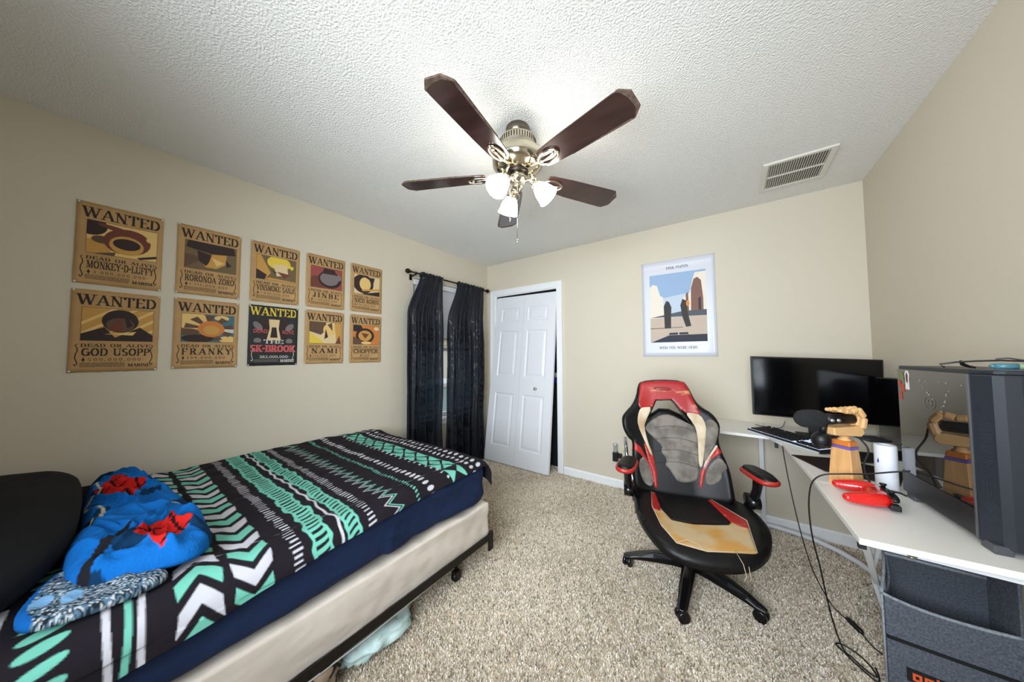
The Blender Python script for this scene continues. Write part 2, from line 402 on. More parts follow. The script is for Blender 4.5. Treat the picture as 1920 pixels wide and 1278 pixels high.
m = M(); m.box((-.072, WY0+.03, WZ0+.035), (-.068, WY1-.03, WZ1-.035)); build('pane', m, glass, win, world=True)
m = M(); m.box((-.09, WY0, WZ0-.028), (.022, WY1, WZ0)); m.box((0, WY0-.0, WZ0-.075), (.012, WY1, WZ0-.028)); build('sill', m, trimm, win, world=True, bevel=.003)
# unseen rear window behind the camera, added to house the fill lamp
added_win = thing('added_rear_window', None, None, (2.2, REAR-.06, RZ0)); struct(added_win)
m = M()
for a, b in (((RX0, REAR-.10, RZ0), (RX0+.04, REAR-.05, RZ1)), ((RX1-.04, REAR-.10, RZ0), (RX1, REAR-.05, RZ1)), ((RX0, REAR-.10, RZ0), (RX1, REAR-.05, RZ0+.04)), ((RX0, REAR-.10, RZ1-.04), (RX1, REAR-.05, RZ1)), ((2.18, REAR-.10, RZ0), (2.22, REAR-.05, RZ1))): m.box(a, b)
build('window_frame', m, trimm, added_win, world=True)
m = M(); m.box((RX0, REAR-.08, RZ0), (RX1, REAR-.076, RZ1)); build('pane', m, glass, added_win, world=True)
# outside the side window: the neighbouring house and ground
def brickfn(nt, b, tc):
    br = nt.nodes.new('ShaderNodeTexBrick'); br.inputs['Scale'].default_value = 5; br.inputs['Color1'].default_value = (*lin((196, 176, 168)), 1); br.inputs['Color2'].default_value = (*lin((176, 158, 152)), 1); br.inputs['Mortar'].default_value = (*lin((214, 208, 200)), 1)
    mp = nt.nodes.new('ShaderNodeMapping'); mp.inputs['Rotation'].default_value = (PI/2, 0, PI/2); nt.links.new(tc.outputs['Object'], mp.inputs[0]); nt.links.new(mp.outputs[0], br.inputs[0]); nt.links.new(br.outputs[0], b.inputs['Base Color'])
m = M(); m.box((-3.4, -4, -.2), (-3.2, 4, 1.52)); struct(build('wall_neighbour', m, mat('neighbour_brick', (190, 175, 165), rough=.9, fn=brickfn)))
m = M(); m.box((-3.4, -4, 1.52), (-3.0, 4, 1.62), 0); m.box((-3.45, -4, 1.62), (-2.9, 4, 1.85), 0); struct(build('trim_3', m, mat('neighbour_soffit', (214, 196, 168), rough=.9)))
m = M(); m.box((-5, -6, -.3), (-.12, 6, -.2)); struct(build('floor_yard', m, mat('yard_ground', (150, 150, 120), rough=1, mott=(9, .3, 3))))
t = thing('storage_box', 'pale blue lidded storage box outside the window against brick wall', 'box', (-1.35, .12, -.2))
m = M(); m.box((-.35, -.6, .0), (.35, .6, .98)); build('body', m, mat('pale_blue_plastic', (176, 200, 212), rough=.5), t, bevel=.02)
m = M(); m.box((-.38, -.63, .98), (.38, .63, 1.05)); build('lid', m, mat('pale_lid_plastic', (214, 222, 226), rough=.5), t, bevel=.015)

# ---------------------------------------------------------------- carpet pile
N = 430000
X = rng.uniform(.02, W-.02, N); Y = -rng.uniform(0, 1, N)**.9*3.35-.01
keep = ~((X < 1.2) & (Y < -1.6)); X, Y = X[keep], Y[keep]
X2 = rng.uniform(DX0+.02, DX1-.02, 5000); Y2 = rng.uniform(0, .5, 5000); X = np.r_[X, X2]; Y = np.r_[Y, Y2]; n = len(X)
clump = np.array([mnoise.noise(Vector((x*9, y*9, 0))) for x, y in zip(X, Y)]); clump2 = np.array([mnoise.noise(Vector((x*2.2, y*2.2, 5))) for x, y in zip(X, Y)])
ang = rng.uniform(0, 2*PI, n); hgt = .009+.003*rng.random(n)+.002*clump; wd = .0019+.0013*rng.random(n); la = clump*5+2*rng.uniform(-1.3, 1.3, n); ln = .003+.004*rng.random(n)
tipx, tipy = X+np.cos(la)*ln, Y+np.sin(la)*ln
V = np.empty((n, 4, 3)); C_ = np.cos(ang)*wd; S_ = np.sin(ang)*wd
V[:,0] = np.stack([X-C_, Y-S_, 0*X], 1); V[:,1] = np.stack([X+C_, Y+S_, 0*X], 1)
V[:,2] = np.stack([tipx+C_*.75, tipy+S_*.75, hgt], 1); V[:,3] = np.stack([tipx-C_*.75, tipy-S_*.75, hgt*.93], 1)
me = bpy.data.meshes.new('carpet_pile'); me.vertices.add(4*n); me.vertices.foreach_set('co', V.ravel())
me.loops.add(4*n); me.loops.foreach_set('vertex_index', np.arange(4*n)); me.polygons.add(n); me.polygons.foreach_set('loop_start', np.arange(0, 4*n, 4)); me.polygons.foreach_set('loop_total', np.full(n, 4))
base = np.array(lin((246, 234, 214))); dark = np.array(lin((186, 168, 144))); pale = np.array(lin((250, 246, 238)))
tt = np.clip(rng.normal(.62, .28, n)+clump2*.45, 0, 1)[:, None]
cc = dark*(1-tt)+base*tt; pk = (rng.random(n) < .16)[:, None]; cc = np.where(pk, pale, cc); dk = (rng.random(n) < .06)[:, None]; cc = np.where(dk, dark*.42, cc)
ca = me.color_attributes.new('Col', 'FLOAT_COLOR', 'POINT'); c4 = np.ones((n, 4, 4)); c4[:, :, :3] = cc[:, None, :]; ca.data.foreach_set('color', c4.ravel())
me.update(calc_edges=True); me.validate()
me.materials.append(mat('carpet_fibre', attr=True, rough=1, spec=0, sheen=.2))
o = bpy.data.objects.new('carpet_pile', me); COL.objects.link(o); tag(o, 'shaggy beige and grey carpet pile covering the bedroom floor', 'carpet', kind='stuff')

# ---------------------------------------------------------------- curtains and rod
bronze = mat('dark_bronze', (48, 36, 28), rough=.35, metal=.8)
rod = thing('curtain_rod', 'dark bronze curtain rod with ball finials above the window', 'curtain rod', (.09, -.68, 2.088))
m = M(); m.tube([(.09, -1.225, 2.088), (.09, -.135, 2.088)], .0085, n=12); build('pole', m, bronze, rod, world=True)
for y, s in ((-1.225, -1), (-.135, 1)):
    mt = Matrix.Translation((.09, y, 2.088)) @ Matrix.Rotation(-s*PI/2, 4, 'X')
    m = M(); m.lathe([(.0, -.004), (.012, 0), (.012, .006), (.008, .01), (.016, .016), (.0225, .028), (.024, .038), (.02, .052), (.012, .06), (0, .062)], mt=mt); build('finial', m, bronze, rod, world=True)
for y in (-1.17, -.17):
    m = M(); m.bar((0.001, y, 2.065), (.09, y, 2.074), .012, .012); m.box((0.0005, y-.014, 2.03), (.005, y+.014, 2.09)); m.tube([(.09, y-.008, 2.088), (.09, y+.008, 2.088)], .013, n=12); build('bracket', m, bronze, rod, world=True)
def curtfn(nt, b, tc):
    out = nt.nodes['Material Output']; tl = nt.nodes.new('ShaderNodeBsdfTranslucent'); tl.inputs[0].default_value = (*lin((96, 122, 150)), 1)
    tp = nt.nodes.new('ShaderNodeBsdfTransparent'); tp.inputs[0].default_value = (.5, .62, .8, 1)
    mx = nt.nodes.new('ShaderNodeMixShader'); mx.inputs[0].default_value = .07
    nt.links.new(b.outputs[0], mx.inputs[1]); nt.links.new(tl.outputs[0], mx.inputs[2])
    m2 = nt.nodes.new('ShaderNodeMixShader'); m2.inputs[0].default_value = .035
    nt.links.new(mx.outputs[0], m2.inputs[1]); nt.links.new(tp.outputs[0], m2.inputs[2]); nt.links.new(m2.outputs[0], out.inputs[0])
    # damask: lattice of ovals changing the sheen of the cloth
    w = nt.nodes.new('ShaderNodeTexVoronoi'); w.feature = 'DISTANCE_TO_EDGE'; w.inputs['Scale'].default_value = 13; mp = nt.nodes.new('ShaderNodeMapping'); mp.inputs['Scale'].default_value = (.2, 1, .6)
    nt.links.new(tc.outputs['Object'], mp.inputs[0]); nt.links.new(mp.outputs[0], w.inputs[0])
    rp = nt.nodes.new('ShaderNodeMapRange'); rp.inputs[1].default_value = .03; rp.inputs[2].default_value = .07; rp.inputs[3].default_value = .3; rp.inputs[4].default_value = .62
    nt.links.new(w.outputs['Distance'], rp.inputs[0]); nt.links.new(rp.outputs[0], b.inputs['Roughness'])
curtm = mat('navy_curtain_cloth', (11, 13, 20), rough=.5, spec=.35, sheen=.0, fn=curtfn)
def curtain(label, yt0, yt1, yb0, yb1, zb, folds, seed):
    t = thing('curtain', label, 'curtain', (.09, (yt0+yt1)/2, 2.088), 0, 'navy curtains at the window')
    nu, nv = 150, 90; vs = []
    for j in range(nv+1):
        v = j/nv; z = 2.113-(2.113-zb)*v
        g = min(1, v/.22); g = g*g*(3-2*g)
        for i in range(nu+1):
            s = i/nu; a = yt0+(yb0-yt0)*g; b = yt1+(yb1-yt1)*min(1, v*1.2)
            y = a+(b-a)*s
            amp = .007+.028*min(1, v*3)
            ph = folds*2*PI*s+seed+.8*math.sin(3*v+seed)+1.2*vnoise(s*3, v*2, seed)
            x = .09+amp*math.sin(ph)+.35*amp*math.sin(2.3*ph+1)+.012*vnoise(s*8, v*5, seed+3)
            if z > 2.075: x = .09+(.013+.005*math.sin(ph*1.7))*(1 if z < 2.10 else .6)*(1)
            x = max(x, .035) if z < WZ0 + .1 else max(x, .03)
            y += .006*math.cos(ph)+.006*vnoise(s*5, v*6, seed+9)
            vs.append((x, y, z+.004*math.sin(ph*1.7)*(z > 2.1)))
    F = [(j*(nu+1)+i, j*(nu+1)+i+1, (j+1)*(nu+1)+i+1, (j+1)*(nu+1)+i) for j in range(nv) for i in range(nu)]
    m = M().add(vs, F, 0, True); build('drape', m, curtm, t, world=True)
    # rod pocket at the back of the heading
    m = M(); vs = []
    for j in range(2):
        for i in range(nu+1): s = i/nu; vs.append((.074-.002*math.sin(9*s), yt0+(yt1-yt0)*s, 2.108-.045*j))
    m.add(vs, [(i, nu+1+i, nu+2+i, i+1) for i in range(nu)], 0, True); build('rod_pocket', m, curtm, t, world=True)
    return t
curtain('left navy curtain panel, nearer the wanted posters, bright folds at top', -1.118, -.823, -1.275, -.845, .03, 4.2, 1.)
curtain('right navy curtain panel, hanging beside the white closet door', -.612, -.166, -.735, -.155, .03, 5.2, 4.)
# blind
t = thing('window_blind', 'white roller blind half lowered in the window between the curtains', 'blind', (-.03, -.67, 2.0))
m = M(); m.box((-.05, WY0+.006, 2.0), (.0, WY1-.006, 2.055)); build('headrail', m, trimm, t, world=True, bevel=.006)
m = M(); m.box((-.032, WY0+.012, 1.465), (-.03, WY1-.012, 2.0)); build('shade_cloth', m, mat('blind_cloth', (228, 222, 226), rough=.8, fn=lambda nt, b, tc: (lambda tl, mx: (setattr(mx.inputs[0], 'default_value', .5), nt.links.new(b.outputs[0], mx.inputs[1]), nt.links.new(tl.outputs[0], mx.inputs[2]), nt.links.new(mx.outputs[0], nt.nodes['Material Output'].inputs[0])))(nt.nodes.new('ShaderNodeBsdfTranslucent'), nt.nodes.new('ShaderNodeMixShader'))), t, world=True)
m = M(); m.box((-.038, WY0+.012, 1.445), (-.024, WY1-.012, 1.465)); build('bottom_rail', m, trimm, t, world=True)

# ---------------------------------------------------------------- ceiling vent
t = thing('ceiling_vent', 'white rectangular return air vent with angled louvres in the ceiling', 'vent', (2.93, -.43, H))
m = M(); cx, cy = 2.925, -.43; hx, hy = .175, .19
x0, x1, y0, y1 = 2.765, 3.09, -.618, -.243
for a, b in (((x0, y0+.024, H-.012), (x0+.028, y1-.024, H)), ((x1-.028, y0+.024, H-.012), (x1, y1-.024, H)), ((x0, y0, H-.012), (x1, y0+.024, H)), ((x0, y1-.024, H-.012), (x1, y1, H)), ((x0+.028, cy-.004, H-.012), (x1-.028, cy+.004, H-.001))): m.box(a, b)
build('frame', m, mat('vent_paint', (222, 219, 210), rough=.45), t, world=True, bevel=.003)
m = M(); m.box((x0+.02, y0+.02, H-.0015), (x1-.02, y1-.02, H-.0005)); build('duct_opening', m, mat('duct_dark', (26, 24, 20), rough=.9), t, world=True)
nl = 24
m = M(); m.bar((0, y0+.022, 0), (0, y1-.022, 0), .0018, .011, up=(.7, 0, .7))
l0 = build('louvre', m, MATS['vent_paint'], t); l0.location = (x0+.034-2.93, .43, -.0075)
for k in range(1, nl): d = dup(l0, t); d.location.x = x0+.034+(x1-x0-.068)*k/(nl-1)-2.93

# ---------------------------------------------------------------- ceiling fan with three lights
nickel = mat('polished_nickel', (205, 196, 176), rough=.16, metal=1); ndark = mat('dark_nickel', (60, 55, 48), rough=.35, metal=.8)
wood = mat('mahogany_blade', (50, 28, 26), rough=.28, spec=.6, coat=.5, mott=(5, .45, 5, (1, 6, 1)))
dust = mat('dusty_blade_edge', (92, 74, 62), rough=.9, mott=(60, .5, 3))
FX, FY = 1.72, -1.75
fan = thing('ceiling_fan', 'five blade ceiling fan, dark wood blades, nickel body, three lit glass shades', 'ceiling fan', (FX, FY, H))
def L(m, name, mats, **k): return build(name, m, mats, fan, **k)
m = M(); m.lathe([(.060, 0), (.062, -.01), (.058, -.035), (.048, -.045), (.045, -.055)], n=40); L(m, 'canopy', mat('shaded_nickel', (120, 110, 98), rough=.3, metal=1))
m = M(); m.lathe([(.05, -.05), (.078, -.056), (.092, -.066), (.094, -.072), (.094, -.102), (.09, -.108), (.09, -.112), (.12, -.135), (.131, -.165), (.127, -.195), (.10, -.215), (.06, -.226), (.05, -.228)], n=48); L(m, 'motor_housing', nickel)
m = M()
for k in range(44):
    a = 2*PI*k/44; c, s = math.cos(a), math.sin(a); m.bar((c*.0935, s*.0935, -.075), (c*.0935, s*.0935, -.100), .005, .004, up=(c, s, 0))
L(m, 'vent_ring', ndark)
m = M(); m.lathe([(.052, -.222), (.055, -.228), (.055, -.238), (.048, -.244)], n=32); L(m, 'collar', ndark)
m = M(); m.lathe([(.046, -.242), (.046, -.268), (.040, -.278), (.028, -.284), (.023, -.292), (.028, -.300), (.030, -.308), (.024, -.316), (.012, -.321), (.009, -.330), (0, -.333)], n=36); L(m, 'switch_housing', nickel)
for ang in (278, 347.9, 60.1, 132.4, 206.9):
    A = Matrix.Rotation(math.radians(ang), 4, 'Z'); pit = Matrix.Rotation(math.radians(-12), 4, 'X'); z = -.245
    T = A @ Matrix.Translation((0, 0, z)) @ pit
    out = [(.165, -.045), (.185, -.052), (.30, -.06), (.56, -.068), (.585, -.066), (.617, -.035), (.617, .035), (.585, .066), (.56, .068), (.30, .06), (.185, .052), (.165, .045)]
    m = M(); m.prism(out, -.003, .003, 0, T); bl = L(m, 'blade', wood, bevel=.0015)
    m = M(); tip = [(.575, -.0685), (.586, -.0665), (.6185, -.0355), (.6185, .0355), (.586, .0665), (.575, .0685), (.589, .058), (.604, .03), (.600, -.02), (.588, -.052)]
    m.prism(tip, -.0036, .0036, 0, T); m.prism([(.3, .0605), (.56, .0685), (.585, .0665), (.57, .060), (.45, .0585)], -.0036, .0036, 0, T)
    build('dusty_edge', m, dust, bl)
    m = M(); pts = []
    for k in range(25):
        t = 2*PI*k/24; pts.append(T @ Vector((.205+.055*math.cos(t), .031*math.sin(t), -.008)))
    m.tube(pts, .0055, n=8)
    m.tube([T @ Vector((.155+.07*k/8, 0, -.008)) for k in range(9)], [.006, .007, .007, .006, .005, .004, .004, .003, .002], n=8)
    pts = [A @ Vector((.07, 0, -.226)), A @ Vector((.10, 0, -.236)), A @ Vector((.13, 0, -.243)), T @ Vector((.16, 0, -.007))]
    m.tube(pts, [.011, .009, .008, .006], n=8)
    for sx in (.165, .235): m.lathe([(.006, -.0105), (.006, -.008)], n=10, mt=T @ Matrix.Translation((sx, 0, 0)))
    L(m, 'blade_iron', nickel)
def shadefn(nt, b, tc):
    pass
shade = mat('lit_frosted_glass', (255, 250, 240), rough=.4, emit=(255, 247, 232), es=BULB)
for th in (110, 228, 350):
    d = Vector(_r).normalized()*math.cos(math.radians(th)); fh = Vector((-.589, .807, 0)).normalized()*math.sin(math.radians(th)); d = (Vector((d.x, d.y, 0))+fh).normalized()
    ax = (d*math.sin(math.radians(42))+Vector((0, 0, -math.cos(math.radians(42))))).normalized()
    p0 = d*.026+Vector((0, 0, -.288)); p1 = d*.072+Vector((0, 0, -.280)); p2 = p1+ax*.024
    m = M(); m.tube([p0, d*.05+Vector((0, 0, -.276)), p1, p2], [.007, .007, .008, .012], n=10)
    Rm = ax.to_track_quat('Z', 'Y').to_matrix().to_4x4(); Rm.translation = p2-ax*.004
    m.lathe([(.012, -.004), (.024, 0), (.026, .012), (.025, .016)], n=24, mt=Rm); arm = L(m, 'light_arm', nickel)
    Rm = ax.to_track_quat('Z', 'Y').to_matrix().to_4x4(); Rm.translation = p2+ax*.012
    m = M(); m.lathe([(.020, 0), (.026, .006), (.034, .02), (.043, .042), (.047, .062), (.051, .078), (.056, .088), (.053, .088), (.044, .062), (.030, .02), (.017, .003)], n=28, mt=Rm)
    L(m, 'glass_shade', shade)
for dx, dg, zz, l in ((-.040, -.045, -.27, .215), (-.004, -.03, -.315, .27)):
    p = Vector((_r[0], _r[1], 0))*dx+Vector((-.589, .807, 0))*dg; m = M()
    nb = int(l/.006)
    m.tube([(p.x, p.y, zz), (p.x, p.y, zz-l)], .0011, n=6); m.lathe([(.0, 0), (.0035, -.003), (.0042, -.012), (.002, -.02), (0, -.022)], n=10, mt=Matrix.Translation((p.x, p.y, zz-l)))
    L(m, 'pull_chain', nickel)

# ---------------------------------------------------------------- posters
ink = mat('poster_ink', (38, 26, 20), rough=.7); pin = mat('clear_push_pin', (225, 225, 220), rough=.25)
PW, PH = .2788, .4101
kraft = mat('aged_poster_paper', (186, 148, 98), rough=.75, mott=(7, .13, 5)); blackp = mat('black_poster_paper', (38, 38, 40), rough=.7, mott=(20, .2, 3))
def C(n, rgb): return mat('print_'+n, rgb, rough=.7)
PC_ = dict(cream=C('cream', (226, 190, 118)), ochre=C('ochre', (198, 150, 74)), maroon=C('maroon', (110, 56, 44)), dark=C('dark', (48, 32, 30)), brown=C('brown', (96, 70, 52)), olive=C('olive', (110, 92, 62)),
 yellow=C('yellow', (226, 196, 70)), orange=C('orange', (202, 122, 58)), teal=C('teal', (60, 110, 124)), grey=C('grey', (120, 112, 112)), rose=C('rose', (150, 70, 66)), pink=C('pink', (204, 90, 92)), pale=C('pale', (222, 196, 150)), red=C('red', (196, 58, 60)), white=C('white', (206, 204, 196)))
def wall_place(y0, z0, pw, ph):
    """u to the right along +y, v up, h out from the left wall, in the poster's frame"""
    def f(u, v, h):
        c = .05*max(0, abs(2*u-1)-.93)*(.4+.6*abs(2*v-1)**3)       # corners lift a little
        return (.0025+c+h, (u-.5)*pw, v*ph)
    return f
def ell(cx, cy, rx, ry, n=22, rot=0):
    c, s = math.cos(rot), math.sin(rot); return [(cx+rx*math.cos(2*PI*k/n)*c-ry*math.sin(2*PI*k/n)*s, cy+rx*math.cos(2*PI*k/n)*s+ry*math.sin(2*PI*k/n)*c) for k in range(n)]
def clip(poly, x0, y0, x1, y1):
    for ax, lim, sg in ((0, x0, 1), (0, x1, -1), (1, y0, 1), (1, y1, -1)):
        o = []
        for i in range(len(poly)):
            a, b = poly[i-1], poly[i]; ia, ib = (a[ax]-lim)*sg >= 0, (b[ax]-lim)*sg >= 0
            if ia != ib: t = (lim-a[ax])/(b[ax]-a[ax]); o.append((a[0]+(b[0]-a[0])*t, a[1]+(b[1]-a[1])*t))
            if ib: o.append(b)
        poly = o
        if len(poly) < 3: return []
    return poly
def picture(m, place, shapes, mats, x0, y0, x1, y1):
    for k, (c, P) in enumerate(shapes):
        P = clip([(x0+a*(x1-x0), y0+b*(y1-y0)) for a, b in P], x0, y0, x1, y1)
        if len(P) >= 3:
            if c not in mats: mats.append(c)
            m.add([place(a, b, .0004+.00007*k) for a, b in P], [tuple(range(len(P)))], mats.index(c))
def stripes(c, n, slope, w=.35, x0=-.5, x1=1.5): return [(c, [(x0+(x1-x0)*k/n, 0), (x0+(x1-x0)*(k+w)/n, 0), (x0+(x1-x0)*(k+w)/n+slope, 1), (x0+(x1-x0)*k/n+slope, 1)]) for k in range(n)]
FULL = [(0, 0), (1, 0), (1, 1), (0, 1)]
def rays(c, cx, cy, n, r, w): return [(c, [(cx, cy), (cx+r*math.cos(2*PI*k/n), cy+r*math.sin(2*PI*k/n)), (cx+r*math.cos(2*PI*(k+w)/n), cy+r*math.sin(2*PI*(k+w)/n))]) for k in range(n)]
def P3(a): return [(x, y) for x, y in a]
ART = {   # plain stand-in pictures: colour masses only
(0,0): [('cream', FULL), ('dark', ell(.05, .85, .22, .3)), ('ochre', ell(.12, .2, .22, .25)), ('brown', ell(.2, .45, .14, .12)), ('maroon', ell(.56, .5, .34, .42, rot=-.2)), ('ochre', ell(.55, .38, .25, .3)), ('dark', ell(.55, .42, .2, .18)), ('maroon', ell(.42, .85, .3, .07, rot=-.3)), ('cream', ell(.88, .7, .05, .08)), ('dark', [(.7, .05), (1, .2), (1, .12), (.75, 0)]), ('brown', [(.1, .0), (.4, .12), (.38, .0)])],
(0,1): [('ochre', FULL)]+stripes('cream', 7, .9, .3)+[('dark', [(0, 0), (0, .2), (.3, .42), (.45, .1), (.8, .45), (1, .2), (1, 0)]), ('dark', ell(.52, .62, .26, .36)), ('brown', ell(.52, .5, .2, .22)), ('maroon', [(.35, .3), (.5, .75), (.56, .3)]), ('cream', [(.3, .2), (.75, .3), (.7, .18)]), ('dark', [(.55, .9), (.7, .5), (.62, .4)])],
(1,0): [('olive', FULL), ('brown', [(0, 0), (.35, .4), (.1, .5), (0, .5)]), ('dark', [(.05, 1), (.02, .75), (.5, .62), (.98, .72), (.95, 1)]), ('ochre', [(.22, .68), (.5, .62), (.8, .68), (.78, .3), (.6, .1), (.4, .1), (.26, .35)]), ('dark', [(.22, .68), (.5, .6), (.45, .3), (.4, .15), (.26, .3)]), ('cream', [(.5, .5), (.75, .35), (.6, .2)]), ('dark', [(.78, .5), (.9, .3), (.8, .2)])],
(1,1): [('teal', FULL), ('cream', ell(.2, .75, .28, .35)), ('white', ell(.85, .45, .2, .12)), ('cream', ell(.9, .1, .2, .13)), ('cream', ell(.75, .9, .15, .1))]+rays('brown', .52, .5, 9, .48, .55)+[('brown', ell(.1, .35, .25, .12)), ('dark', ell(.3, .12, .3, .14)), ('orange', ell(.55, .48, .26, .3)), ('ochre', ell(.55, .44, .16, .17))],
(2,0): [('olive', FULL), ('ochre', [(0, 1), (.1, 1), (.35, .3), (.2, 0), (0, .3)]), ('dark', [(0, .4), (.25, .2), (.2, 0), (0, 0)]), ('yellow', ell(.55, .78, .3, .3)), ('pale', [(.4, .7), (.75, .75), (.8, .3), (.5, .2)]), ('maroon', [(.5, .4), (.85, .35), (.7, .15)]), ('ochre', [(.3, .1), (1, .05), (1, 0), (.2, 0)]), ('dark', [(.35, .45), (.5, .35), (.46, .3)]), ('yellow', [(.6, .9), (.95, .7), (.9, .55), (.7, .8)])],
(3,0): [('rose', FULL), ('maroon', ell(.2, .3, .25, .25)), ('dark', ell(.6, .45, .38, .42)), ('grey', ell(.58, .48, .3, .32)), ('dark', [(.35, .7), (.8, .72), (.75, .95), (.4, .98)]), ('grey', ell(.88, .6, .1, .15)), ('maroon', [(0, 0), (.5, 0), (.3, .15), (0, .2)])],
(3,1): [('pale', FULL), ('brown', [(0, 1), (0, .55), (.35, .4), (.55, .7), (.5, 1)]), ('yellow', [(0, 0), (0, .5), (.4, .1), (.45, 0)]), ('cream', ell(.62, .65, .2, .3)), ('brown', [(.55, .9), (.72, .6), (.7, 1)]), ('dark', [(.5, .7), (.58, .3), (.46, .2)]), ('ochre', [(.78, 1), (1, 1), (1, 0), (.86, 0)]), ('maroon', [(.82, .0), (.95, .4), (1, 0)])],
(4,0): [('pale', FULL), ('dark', ell(.35, .55, .4, .5)), ('cream', ell(.42, .55, .22, .36)), ('dark', [(.2, .95), (.8, .95), (.72, .5), (.62, .8), (.4, .92)]), ('dark', [(.3, .02), (1, .25), (1, 0), (.3, 0)]), ('ochre', [(.3, .25), (1, .4), (1, .3), (.3, .15)])],
(4,1): [('orange', FULL), ('dark', ell(.12, .85, .22, .2)), ('dark', ell(.45, .45, .36, .4)), ('ochre', ell(.45, .45, .26, .28)), ('maroon', [(.3, .6), (.6, .55), (.45, .3)]), ('pale', ell(.9, .85, .1, .1)), ('brown', [(0, 0), (0, .4), (.3, .2), (.4, 0)]), ('cream', ell(.5, .08, .2, .08))],
}
def curl(m, place, x, s, mi):
    pts = [(x+s*.012, .34), (x-s*.01, .32), (x+s*.008, .30), (x+s*.018, .26), (x, .22), (x-s*.006, .17), (x+s*.012, .13), (x+s*.022, .10), (x, .075), (x-s*.012, .10)]
    for (a, b), (c, d) in zip(pts[:-1], pts[1:]):
        w = .006; m.add([place(a-w, b, .0006), place(a+w, b, .0006), place(c+w, d, .0006), place(c-w, d, .0006)], [(0, 1, 2, 3)], mi)
        m.add([place(a, b-w*.5, .00062), place(a, b+w*.5, .00062), place(c, d+w*.5, .00062), place(c, d-w*.5, .00062)], [(0, 1, 2, 3)], mi)
